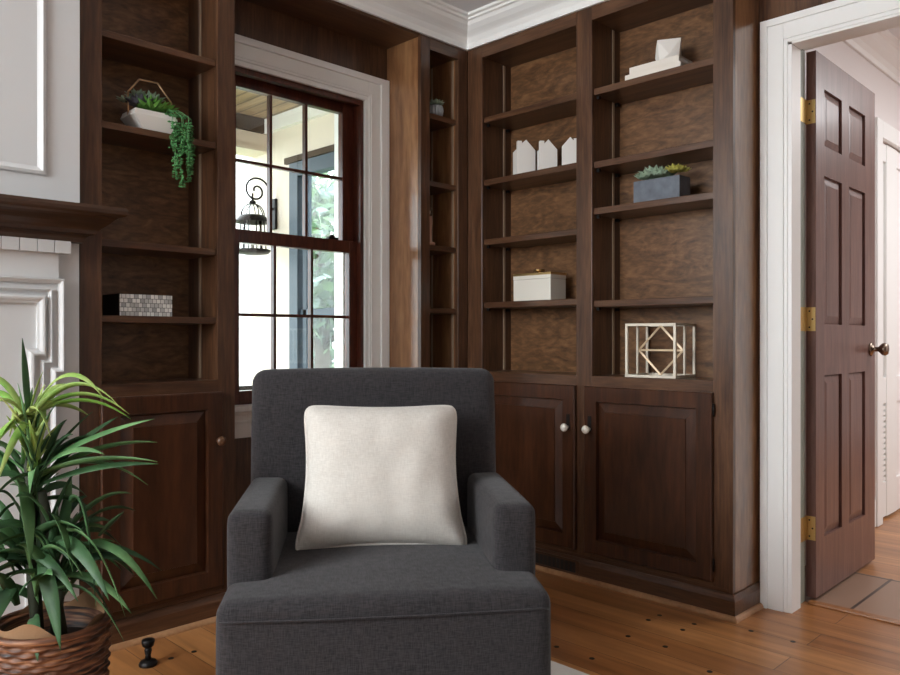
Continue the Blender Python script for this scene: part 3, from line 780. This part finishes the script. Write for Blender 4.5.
for sx, sy in ((-1, .05), (1, .05), (-1, .64), (1, .64)):
    m_ = MB().rings([[(sx*.30-.018, sy-.018, zo+.013), (sx*.30+.018, sy-.018, zo+.013), (sx*.30+.018, sy+.018, zo+.013), (sx*.30-.018, sy+.018, zo+.013)],
                     [(sx*.30-.025, sy-.025, .075+zo), (sx*.30+.025, sy-.025, .075+zo), (sx*.30+.025, sy+.025, .075+zo), (sx*.30-.025, sy+.025, .075+zo)]])
    m_.build('leg', 'wood_z', ac, local=True)

# pillow
def pillow(label):
    tilt = R(-24)
    root_m = Matrix.Translation(Vector(CH_LOC)) @ Matrix.Rotation(CH_RZ, 4, 'Z')
    loc = root_m @ Vector((.002, .345, .444+zo))
    p = thing('throw_pillow', loc, label, 'pillow', CH_RZ)
    n = 36; w, h, th = .210, .191, .078
    def pt(u, v, side):
        # corners stay pointed, sides draw in
        x = w*u*(1-.085*(1-v*v)**1.0-.075*(abs(u*v))**9); z = h*v*(1-.06*(1-u*u)-.06*(abs(u*v))**9)
        x *= 1+.02*max(0, -v)+.055*max(0, -v-.6)/.4*abs(u)
        if v < -.5: z -= .012*(abs(u)**4)*(-v-.5)*2
        t = th*((1-u**4)*(1-v**4))**.6
        wr = .006*noise.noise(Vector((u*3.1, v*2.7, side*4)))+.006*math.sin((u*1.3+v)*9+side)*max(0, abs(u)+abs(v)-1.25)
        y = side*max(0, t+wr*min(1, t/.02))
        return Vector((x, y, z+h))
    b = MB()
    grid = {}
    for side in (-1, 1):
        for i in range(n+1):
            for j in range(n+1):
                u, v = math.sin((i/n-.5)*PI), math.sin((j/n-.5)*PI)
                edge = i in (0, n) or j in (0, n)
                key = (0 if edge else side, i, j)
                if key not in grid:
                    grid[key] = b.bm.verts.new(pt(u, v, side if not edge else 0))
        for i in range(n):
            for j in range(n):
                q = []
                for a, c in ((i, j), (i+1, j), (i+1, j+1), (i, j+1)):
                    e = a in (0, n) or c in (0, n); q.append(grid[(0 if e else side, a, c)])
                f = b.face(q)
                if f: f.smooth = True
    rot = Matrix.Rotation(tilt, 4, 'X') @ Matrix.Rotation(R(.5), 4, 'Y')
    b.build('cover', 'linen', p, local=True, xf=rot)
    edge = [(i/n, -1) for i in range(n)]
    path = []
    for s in range(4):
        for i in range(n):
            t = math.sin((i/n-.5)*PI)
            u, v = ((t, -1), (1, t), (-t, 1), (-1, -t))[s]
            path.append(pt(u, v, 0))
    MB().tube(path, .0045, 6, closed=True).build('piping', 'linen', p, local=True, xf=rot)
pillow('square ivory linen pillow leaning against the back of the charcoal armchair')

# ------------------------------------------------------------------ potted plant
PX, PY = .617, 1.915
pp = thing('potted_plant', (PX, PY, 0), 'tall green strap-leaved plant in a wicker basket beside the fireplace', 'plant')
nb, nr = 140, 108
b = MB(); rl = []
for j in range(nr+1):
    z = .012+.305*j/nr; base = .098+.024*math.sin(j/nr*PI*.55)
    row = []
    for k in range(nb):
        a = 2*PI*k/nb; rowi = j//4; ph = PI*(rowi % 2)
        r = base+.0035*math.sin(a*16+ph)*math.sin((j % 4+.5)/4*PI)+.005*math.sin((j % 4+.5)/4*PI)
        row.append((PX+r*math.cos(a), PY+r*math.sin(a), z+.003*noise.noise(Vector((math.cos(a)*3, math.sin(a)*3, rowi)))))
    rl.append(row)
inner = [[(PX+.104*math.cos(2*PI*k/nb), PY+.104*math.sin(2*PI*k/nb), z) for k in range(nb)] for z in (.315, .23)]
b.rings(rl+inner, cap=False, smooth=True)
b.face([b.bm.verts.new((PX+.095*math.cos(2*PI*k/24), PY+.095*math.sin(2*PI*k/24), .008)) for k in range(24)])
bk = b.build('basket', 'wicker', pp)
m_ = MB()
m_.tube([(PX+.122*math.cos(2*PI*k/60), PY+.122*math.sin(2*PI*k/60), .316+.003*math.sin(k*PI)) for k in range(60)], .009, 8, closed=True); m_.build('rim', 'wicker', bk)
b = MB(); rl = []
for j in range(6):
    rl.append([(PX+(.104+.010*j/5)*math.cos(2*PI*k/72), PY+(.104+.010*j/5)*math.sin(2*PI*k/72), .245+j*(.018+.003*math.sin(5*2*PI*k/72)+.003*math.sin(2*2*PI*k/72+1))) for k in range(72)])
b.rings(rl, cap=False, smooth=True); b.build('liner', 'liner', pp)
MB().lathe([(.103, .20), (.103, .268), (.02, .275)], (PX, PY, 0), 32).build('soil', 'soil', pp)
CR = Vector((.705, -.709, 0)); CF = Vector((.709, .705, 0)); UP = Vector((0, 0, 1))
def LP(px, py, dep=0.0):          # point in the plant's own frame: right, up, depth (metres)
    return Vector((PX, PY, 0))+CR*((px-48)*.00233)+CF*dep+UP*(.975-(py-337.5)*.00233)
canes = [((PX-.02, PY+.01), .25, (-.055, .80)), ((PX+.03, PY), .25, (-.02, .62)), ((PX-.03, PY-.03), .25, (-.05, .50)), ((PX+.02, PY+.04), .25, (.03, .42))]
m_ = MB()
for (x, y), z, (o, zt) in canes:
    top = Vector((PX, PY, zt))+CR*o
    m_.tube([(x, y, z), ((x+top.x)/2, (y+top.y)/2+.01, (z+zt)/2), tuple(top)], [.013, .012, .010], 8)
m_.build('cane', 'stem', pp)
def leaf_strip(mb, p0, p1, arch, w, ctl=None, seg=12):
    """curved blade from p0 to p1 that rises by arch on the way, folded along its midrib"""
    c = ctl if ctl is not None else (p0*.5+p1*.5)+UP*arch
    pr = None
    for i in range(seg+1):
        t = i/seg
        q = p0*(1-t)**2+c*2*t*(1-t)+p1*t*t
        d = ((c-p0)*2*(1-t)+(p1-c)*2*t).normalized()
        sd = d.cross(UP)
        sd = sd.normalized() if sd.length > .05 else CR.copy()
        # blades turn a bit of their face to the room
        nn = sd.cross(d).normalized()
        sd = (sd*.8+nn*.6*(1 if hash((round(p1.x*1e4), round(p1.z*1e4))) % 2 else -1)).normalized()
        ww = w*(.42+.58*min(1, t*3.2))*(1-max(0, (t-.45)/.55)**1.8)+.0006
        nn = sd.cross(d).normalized()
        row = [mb.bm.verts.new(q-sd*ww+nn*ww*.35), mb.bm.verts.new(q), mb.bm.verts.new(q+sd*ww+nn*ww*.35)]
        if pr:
            for a in (0, 1):
                f = mb.face((pr[a], pr[a+1], row[a+1], row[a]))
                if f: f.smooth = True
        pr = row
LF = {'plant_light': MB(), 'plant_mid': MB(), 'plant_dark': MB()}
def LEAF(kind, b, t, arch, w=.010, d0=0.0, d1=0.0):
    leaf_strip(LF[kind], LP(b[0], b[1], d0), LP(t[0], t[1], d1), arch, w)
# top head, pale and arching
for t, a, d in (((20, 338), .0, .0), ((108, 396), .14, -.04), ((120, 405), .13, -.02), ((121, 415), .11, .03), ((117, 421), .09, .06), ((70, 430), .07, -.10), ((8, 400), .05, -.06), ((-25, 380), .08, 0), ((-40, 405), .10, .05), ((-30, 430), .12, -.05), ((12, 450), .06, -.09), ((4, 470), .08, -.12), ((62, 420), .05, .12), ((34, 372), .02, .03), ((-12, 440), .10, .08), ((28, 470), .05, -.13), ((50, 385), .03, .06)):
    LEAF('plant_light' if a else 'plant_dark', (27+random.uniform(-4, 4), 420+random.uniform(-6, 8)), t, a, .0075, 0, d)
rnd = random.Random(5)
for i in range(22):
    x = 27+rnd.uniform(-22, 26); LEAF('plant_light' if rnd.random() < .55 else 'plant_mid', (28+rnd.uniform(-5, 6), 455+rnd.uniform(-18, 22)), (x, 398+rnd.uniform(-22, 26)+abs(x-27)*.5), .02, .0085, rnd.uniform(-.02, .02), rnd.uniform(-.10, .10))
# second head, long blades reaching over the cabinet door
for t, a, d, k in (((156, 417), .03, -.03, 'plant_mid'), ((149, 443), .05, .03, 'plant_mid'), ((115, 449), .07, -.07, 'plant_mid'), ((162, 457), .04, -.05, 'plant_mid'), ((155, 463), .03, .0, 'plant_dark'), ((138, 487), .10, .04, 'plant_dark'),
                   ((100, 420), .03, .08, 'plant_dark'), ((70, 415), .02, .1, 'plant_dark'), ((-45, 450), .06, .05, 'plant_mid'), ((-50, 480), .08, -.03, 'plant_mid'), ((-30, 510), .10, -.10, 'plant_dark'), ((90, 470), .06, .12, 'plant_dark'), ((60, 480), .08, -.14, 'plant_mid'), ((5, 520), .09, -.13, 'plant_dark'), ((-60, 430), .05, 0, 'plant_mid')):
    LEAF(k, (30+random.uniform(-6, 8), 482+random.uniform(-14, 10)), t, a, .0098, .0, d)
# lower heads, broad and drooping
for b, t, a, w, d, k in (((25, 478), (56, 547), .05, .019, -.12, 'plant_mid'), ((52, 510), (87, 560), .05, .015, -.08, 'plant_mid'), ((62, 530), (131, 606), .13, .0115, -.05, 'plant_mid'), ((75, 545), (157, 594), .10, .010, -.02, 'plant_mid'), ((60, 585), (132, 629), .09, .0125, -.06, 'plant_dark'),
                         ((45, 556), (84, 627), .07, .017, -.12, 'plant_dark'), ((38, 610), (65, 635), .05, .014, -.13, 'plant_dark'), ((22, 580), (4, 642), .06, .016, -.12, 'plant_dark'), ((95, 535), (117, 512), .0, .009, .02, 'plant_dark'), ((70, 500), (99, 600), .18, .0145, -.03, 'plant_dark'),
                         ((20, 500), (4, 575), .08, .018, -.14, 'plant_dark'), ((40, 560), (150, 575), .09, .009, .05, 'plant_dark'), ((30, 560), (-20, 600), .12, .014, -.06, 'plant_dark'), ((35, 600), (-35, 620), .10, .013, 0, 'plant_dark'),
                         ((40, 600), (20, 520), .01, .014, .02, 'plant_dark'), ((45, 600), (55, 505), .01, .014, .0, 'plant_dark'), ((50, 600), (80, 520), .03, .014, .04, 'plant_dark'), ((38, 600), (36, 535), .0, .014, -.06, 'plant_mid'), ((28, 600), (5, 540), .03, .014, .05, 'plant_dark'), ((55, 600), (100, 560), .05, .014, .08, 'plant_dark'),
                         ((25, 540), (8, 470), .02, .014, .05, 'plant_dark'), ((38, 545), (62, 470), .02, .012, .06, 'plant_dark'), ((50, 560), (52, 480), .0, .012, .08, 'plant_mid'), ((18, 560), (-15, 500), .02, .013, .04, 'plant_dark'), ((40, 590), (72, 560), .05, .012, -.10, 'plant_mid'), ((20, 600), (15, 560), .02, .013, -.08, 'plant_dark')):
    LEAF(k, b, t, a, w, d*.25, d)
rnd = random.Random(11)
for (hx, hy), cnt, ln_, w_ in (((28, 500), 16, .27, .0125), ((45, 548), 20, .27, .0145), ((22, 560), 16, .26, .0145), ((58, 580), 16, .22, .0135)):
    for i in range(cnt):
        az = rnd.uniform(0, 2*PI); el = rnd.uniform(-.1, 1.25); L_ = ln_*rnd.uniform(.7, 1.1)
        p0 = LP(hx+rnd.uniform(-6, 6), hy+rnd.uniform(-12, 14), rnd.uniform(-.02, .03))
        dv = (CR*math.cos(az)*.8+CF*math.sin(az)*.8)*math.cos(el)+UP*math.sin(el)
        p1 = p0+dv*L_-UP*L_*.35*math.cos(el)
        p1.z = max(p1.z, .345)
        leaf_strip(LF['plant_mid' if rnd.random() < .25 else 'plant_dark'], p0, p1, L_*.30, w_*rnd.uniform(.65, 1.0))
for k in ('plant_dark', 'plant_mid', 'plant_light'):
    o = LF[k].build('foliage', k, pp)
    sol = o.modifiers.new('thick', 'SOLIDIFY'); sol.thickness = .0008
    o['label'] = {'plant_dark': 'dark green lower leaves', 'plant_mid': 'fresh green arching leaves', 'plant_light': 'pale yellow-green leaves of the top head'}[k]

# small dark fitting on the floor
ft = thing('floor_doorstop', (1.0, 2.262, 0), 'small dark metal stopper standing on the floor beside the basket', 'doorstop')
MB().lathe([(.026, 0), (.027, .006), (.022, .014), (.010, .018)], (1.0, 2.262, 0), 24).build('foot', 'dark_metal', ft)
MB().lathe([(.010, .018), (.008, .03), (.011, .045), (.009, .052)], (1.0, 2.262, 0), 20).build('stem', 'dark_metal', ft)
MB().lathe([(.009, .052), (.016, .058), (.019, .070), (.018, .076), (.004, .077)], (1.0, 2.262, 0), 20).build('cup', 'dark_metal', ft)

# ------------------------------------------------------------------ things on the shelves
def rosette(mb, c, r, n, layers, up=.5, wide=.42, rot=0):
    c = Vector(c)
    for l in range(layers):
        k = max(3, n-l*2); rl = r*(1-l/(layers+.4)); el = R(18+up*100*l/layers)
        for i in range(k):
            a = 2*PI*i/k+l*.5+rot
            d = Vector((math.cos(a)*math.cos(el), math.sin(a)*math.cos(el), math.sin(el))); s = Vector((-math.sin(a), math.cos(a), 0)); nn = d.cross(s)
            w = rl*wide*.5
            base = c+Vector((0, 0, r*.08*l))
            pts = [base, base+d*rl*.55+s*w-nn*w*.25, base+d*rl, base+d*rl*.55-s*w-nn*w*.25]
            mid = base+d*rl*.6+nn*w*.35; lo = base+d*rl*.5-nn*w*.7
            v = [mb.bm.verts.new(p) for p in pts]; m = mb.bm.verts.new(mid); q = mb.bm.verts.new(lo)
            for a_ in range(4):
                mb.face((v[a_], v[(a_+1) % 4], m)); mb.face((v[(a_+1) % 4], v[a_], q))
# geometric planter with trailing plant
z = 1.652
gp = thing('succulent_planter', (1.118, 2.525, z), 'white faceted planter with a wire handle and a trailing succulent', 'planter')
bx0, bx1 = 1.085, 1.185
b = MB(); yb0, yb1 = 2.480, 2.585
lo = [(1.088, 2.492, z), (1.178, 2.492, z), (1.178, 2.575, z), (1.088, 2.575, z)]
md = [(1.050, 2.478, z+.048), (1.196, 2.478, z+.048), (1.196, 2.588, z+.048), (1.050, 2.588, z+.048)]
tp = [(1.056, 2.482, z+.066), (1.190, 2.482, z+.066), (1.190, 2.584, z+.066), (1.056, 2.584, z+.066)]
tin = [(1.062, 2.488, z+.066), (1.184, 2.488, z+.066), (1.184, 2.578, z+.066), (1.062, 2.578, z+.066)]
tlo = [(1.062, 2.488, z+.05), (1.184, 2.488, z+.05), (1.184, 2.578, z+.05), (1.062, 2.578, z+.05)]
b.rings([lo, md, tp, tin, tlo]); b.build('pot', 'matte_white', gp)
hp = [(1.053, 2.533, z+.05), (1.053, 2.533, z+.128), (1.090, 2.533, z+.176), (1.152, 2.533, z+.178), (1.200, 2.533, z+.122), (1.200, 2.533, z+.055)]
m_ = MB()
for a, c in zip(hp, hp[1:]): m_.tube([a, c], .003, 8)
m_.build('handle', 'copper', gp)
m_ = MB(); rosette(m_, (1.120, 2.510, z+.075), .075, 12, 3, .8, .3); rosette(m_, (1.162, 2.505, z+.078), .055, 10, 3, .7, .34); m_.build('succulent', 'succ_b', gp)
m_ = MB(); rosette(m_, (1.090, 2.52, z+.085), .060, 10, 3, .9, .5); m_.build('succulent', 'succ_c', gp)
m_ = MB(); rosette(m_, (1.135, 2.55, z+.115), .055, 9, 3, .8, .5); rosette(m_, (1.098, 2.56, z+.12), .05, 8, 3, .8, .5); rosette(m_, (1.050, 2.545, z+.098), .035, 8, 2, .5, .5); m_.build('succulent', 'succ_a', gp)
m_ = MB(); rnd = random.Random(3)
for (x, y, zb) in ((1.175, 2.450, z-.150), (1.192, 2.446, z-.175), (1.210, 2.432, z-.10), (1.222, 2.452, z-.155), (1.200, 2.452, z-.06), (1.165, 2.452, z-.05), (1.232, 2.456, z-.12)):
    p0 = Vector((1.165+rnd.uniform(-.01, .02), 2.50, z+.07)); p1 = Vector((x, y-.004, z+.055)); p2 = Vector((x, y, zb))
    n = int((p1.z-p2.z)/.0085)
    pts = [p0, (p0+p1)/2+Vector((0, 0, .018)), p1]+[p1+(p2-p1)*t/6+Vector((.004*math.sin(t*1.3+x*90), 0, 0)) for t in range(1, 7)]
    m_.tube(pts, .0012, 5)
    for k in range(n+4):
        t = k/(n+3); q = p1+(p2-p1)*t if k > 2 else p0+(p1-p0)*k/3
        for _ in range(3):
            a = rnd.uniform(0, 6.28); d = Vector((math.cos(a), math.sin(a)*.8-.2, rnd.uniform(-.5, .1))).normalized(); r = .0145*rnd.uniform(.75, 1.15)
            s = d.cross(UP).normalized(); nn = d.cross(s)
            q2 = q+Vector((.004*math.sin(t*7+x*90), 0, 0))
            v = [m_.bm.verts.new(e) for e in (q2, q2+d*r*.55+s*r*.42, q2+d*r, q2+d*r*.55-s*r*.42)]; tt = m_.bm.verts.new(q2+d*r*.55+nn*r*.25); bb = m_.bm.verts.new(q2+d*r*.55-nn*r*.25)
            for a_ in range(4): m_.face((v[a_], v[(a_+1) % 4], tt)); m_.face((v[(a_+1) % 4], v[a_], bb))
m_.build('trailing_stem', 'trail', gp)['label'] = 'green strings of small leaves hanging over the shelf edge'

# mosaic box
z = 1.0445
mx = thing('mosaic_box', (1.098, 2.56, z), 'black box with a white and grey mosaic front on the shelf beside the window', 'box')
MB().box(1.010, 1.187, 2.500, 2.635, z, z+.072).build('body', 'black', mx, .002)
MB().box(1.012, 1.186, 2.4965, 2.4998, z+.001, z+.071).build('mosaic_front', 'mosaic', mx)

# little pot in the corner
z = 1.967
sp = thing('succulent_pot', (2.432, 2.512, z), 'small grey ribbed pot with a succulent high in the narrow corner bookcase', 'plant pot')
b = MB(); rl = []
for r, h in ((.026, 0), (.033, .012), (.036, .028), (.034, .044), (.030, .052), (.026, .052), (.026, .045)):
    rl.append([(2.432+(r+.0016*math.cos(14*2*PI*k/84))*math.cos(2*PI*k/84), 2.512+(r+.0016*math.cos(14*2*PI*k/84))*math.sin(2*PI*k/84), z+h) for k in range(84)])
b.rings(rl, smooth=True); b.build('pot', 'grey_pot', sp)
m_ = MB(); rosette(m_, (2.432, 2.512, z+.058), .046, 9, 3, .6, .5); rosette(m_, (2.446, 2.505, z+.056), .026, 7, 2, .6, .5); m_.build('succulent', 'succ_a', sp)
z = 1.385
bt = thing('bottle', (2.383, 2.50, z), 'slim pinkish bottle on a lower shelf of the narrow corner bookcase', 'bottle')
MB().lathe([(.022, 0), (.026, .006), (.026, .012), (.012, .018), (.010, .07), (.014, .10), (.012, .13)], (2.383, 2.50, z), 20).build('body', 'bottle', bt)
MB().lathe([(.008, .13), (.013, .137), (.013, .152), (.006, .160)], (2.383, 2.50, z), 16).build('stopper', 'nickel', bt)

# three white houses
z = 1.688
def house(yc, w, hw, hp, dep, chim, label, rz, x=2.668):
    h = thing('house_figurine', (x, yc, z), label, 'figurine', R(rz), 'white house figurines on the bookshelf')
    w /= 2; d = dep/2
    pr = [(-w, 0), (w, 0), (w, hw), (0, hp), (-w, hw)]
    MB().rings([[(-d, a, c) for a, c in pr], [(d, a, c) for a, c in pr]]).build('body', 'matte_white', h, .001, local=True)
    MB().box(-d+.003, -d+.022, chim-.010, chim+.010, hw-.004, hp-.006).build('chimney', 'matte_white', h, .0008, local=True)
house(2.190, .086, .112, .158, .062, .028, 'white house figurine with left chimney, largest of the three beside each other on the shelf', 56)
house(2.062, .078, .095, .138, .046, .027, 'white house figurine standing in the middle between the two other white houses', 52)
house(1.940, .070, .088, .127, .040, -.024, 'small white house figurine with chimney on its right, nearest the middle bookcase stile', 36)

# keepsake box
z = 1.134
kb = thing('keepsake_box', (2.665, 2.10, z), 'white lidded box with gold trim and a gold knob on the lower left shelf', 'box')
MB().box(2.612, 2.722, 2.002, 2.205, z, z+.092).build('body', 'ceramic', kb, .002)
MB().box(2.611, 2.723, 2.001, 2.206, z+.0925, z+.112).build('lid', 'ceramic', kb, .002)
MB().box(2.610, 2.724, 2.000, 2.207, z+.1085, z+.119).build('trim_band', 'gold', kb, .001)
MB().lathe([(.006, 0), (.006, .006), (.024, .010), (.026, .015), (.020, .019), (.003, .020)], (2.667, 2.103, z+.119), 20).build('knob', 'gold', kb)

# books and prism
z = 1.968
def book(x0, x1, y0, y1, z0, z1, label, rz):
    c = ((x0+x1)/2, (y0+y1)/2, z0)
    t = thing('book', c, label, 'book', rz, 'white books on the top shelf')
    w, d, h = (x1-x0)/2, (y1-y0)/2, z1-z0
    MB().box(-w, w, -d, d, 0, .003).box(-w, w, -d, d, h-.003, h).box(-w, -w+.003, -d, d, .003, h-.003).build('cover', 'book_white', t, .0008, local=True)
    MB().box(-w+.0032, w-.004, -d+.004, d-.004, .0032, h-.0032).build('pages', 'matte_white', t, local=True)
book(2.612, 2.772, 1.405, 1.640, z, z+.024, 'lower white book of the pair stacked on the top shelf', 0)
book(2.615, 2.772, 1.415, 1.622, z+.0245, z+.050, 'upper white book carrying a white faceted ornament', R(.8))
z += .051
gm = thing('faceted_ornament', (2.680, 1.492, z), 'white faceted geometric ornament standing on the stacked white books', 'ornament', R(33))
b = MB(); s = .043
vb = [b.bm.verts.new(p) for p in ((-s*.82, -s*.82, 0), (s*.82, -s*.82, 0), (s*.82, s*.82, 0), (-s*.82, s*.82, 0))]
vt = [b.bm.verts.new(p) for p in ((-s, -s, .080), (s, -s, .078), (s, s, .080), (-s, s, .077))]
vm = [b.bm.verts.new(p) for p in ((-s*1.12, 0, .020), (0, -s*1.12, .022), (s*1.12, 0, .022), (0, s*1.12, .022))]
top = b.bm.verts.new((0, 0, .081))
for m0, a, c in ((0, 3, 0), (1, 0, 1), (2, 1, 2), (3, 2, 3)):
    b.face((vb[a], vb[c], vm[m0])); b.face((vb[c], vt[c], vm[m0])); b.face((vt[c], vt[a], vm[m0])); b.face((vt[a], vb[a], vm[m0])); b.face((vt[a], vt[c], top))
b.face(vb); b.build('body', 'matte_white', gm, local=True)

# slate planter
z = 1.491
sl = thing('succulent_planter', (2.655, 1.51, z), 'rectangular slate-grey planter of pale succulents on the right-hand shelf', 'planter')
o_ = [(2.618, 1.412, z), (2.700, 1.412, z), (2.700, 1.605, z), (2.618, 1.605, z)]
up_ = lambda l, dz, e=0: [(p[0]+(e if p[0] < 2.65 else -e), p[1]+(e if p[1] < 1.5 else -e), p[2]+dz) for p in l]
MB().rings([o_, up_(o_, .084), up_(o_, .084, .006), up_(o_, .07, .006)]).build('pot', 'slate', sl)
m_ = MB()
for x, y, r in ((2.65, 1.535, .065), (2.64, 1.500, .045), (2.66, 1.572, .05), (2.675, 1.515, .06)): rosette(m_, (x, y, z+.098), r*1.1, 10, 3, .75, .5, x*9)
m_.build('succulent', 'succ_a', sl)
m_ = MB()
for x, y, r in ((2.65, 1.450, .045), (2.67, 1.430, .035), (2.64, 1.430, .03), (2.66, 1.47, .035)): rosette(m_, (x, y, z+.106), r*1.1, 8, 3, .75, .5, x*7)
m_.build('succulent', 'succ_y', sl)

# wire lantern
z = .8235
wl = thing('wire_lantern', (2.690, 1.53, z), 'cream metal cube lantern with diamond wire sides on the bookcase counter', 'lantern', R(4))
hw, hd, hh, bw = .098, .086, .205, .0095
m_ = MB()
C8 = [(sx*hd, sy*hw) for sx in (-1, 1) for sy in (-1, 1)]
for x, y in C8: m_.bar((x, y, 0), (x, y, hh), bw)
for zz in (bw/2, hh-bw/2):
    for sx in (-1, 1): m_.bar((sx*hd, -hw, zz), (sx*hd, hw, zz), bw)
    for sy in (-1, 1): m_.bar((-hd, sy*hw, zz), (hd, sy*hw, zz), bw)
m_.build('frame', 'wire_white', wl, local=True)
w2 = bw*.75
for x, y in ((0, hw-.001), (0, -hw+.001)): MB().bar((x, y, 0), (x, y, hh), w2*1.1).build('upright', 'wire_white', wl, local=True)
m_ = MB(); e = hh/2
dm = [(0, hw*.93, e), (0, 0, hh-.008), (0, -hw*.93, e), (0, 0, .008)]
for a, c in zip(dm, dm[1:]+dm[:1]): m_.bar(a, c, w2)
m_.bar(dm[0], dm[2], w2)
m_.build('diamond', 'wire_tan', wl, local=True)

# ------------------------------------------------------------------ light
w = bpy.data.worlds.new('sky'); S.world = w; w.use_nodes = True
bg = w.node_tree.nodes['Background']; bg.inputs['Color'].default_value = (.90, .96, 1.0, 1); bg.inputs['Strength'].default_value = 7
def area(name, loc, rot, sx, sy, power, col):
    l = bpy.data.lights.new(name, 'AREA'); l.shape = 'RECTANGLE'; l.size = sx; l.size_y = sy; l.energy = power; l.color = col
    o = bpy.data.objects.new(name, l); COL.objects.link(o); o.location = loc; o.rotation_euler = rot; return o
area('window_daylight_left', (-2.36, 1.61, 1.70), (0, R(-90), 0), 1.05, 1.58, 58, (.92, .975, 1))
pl = bpy.data.lights.new('added_fill_light', 'POINT'); pl.energy = 66; pl.shadow_soft_size = .18; pl.color = (.95, .985, 1)  # unseen point light added to brighten crown, ceiling and upper shelves
po = bpy.data.objects.new('added_fill_light', pl); COL.objects.link(po); po.location = (-1.7, 1.85, 2.1)
area('hall_fill_light', (4.9, -.3, 2.48), (0, 0, 0), 1.6, 1.2, 58, (.97, .985, 1))  # unseen area light added to keep the hall bright

# ------------------------------------------------------------------ camera
cam = bpy.data.cameras.new('camera'); co = bpy.data.objects.new('camera', cam); COL.objects.link(co)
co.location = (0, 0, .975); co.rotation_euler = (R(90), 0, R(44.85-90))
cam.sensor_width = 36; cam.lens = 36*774.2/900; cam.clip_start = .05
S.camera = co
S.view_settings.view_transform = 'Standard'; S.view_settings.look = 'None'; S.view_settings.gamma = 1; S.view_settings.exposure = 0
S.view_settings.use_curve_mapping = False
S.cycles.use_denoising = True
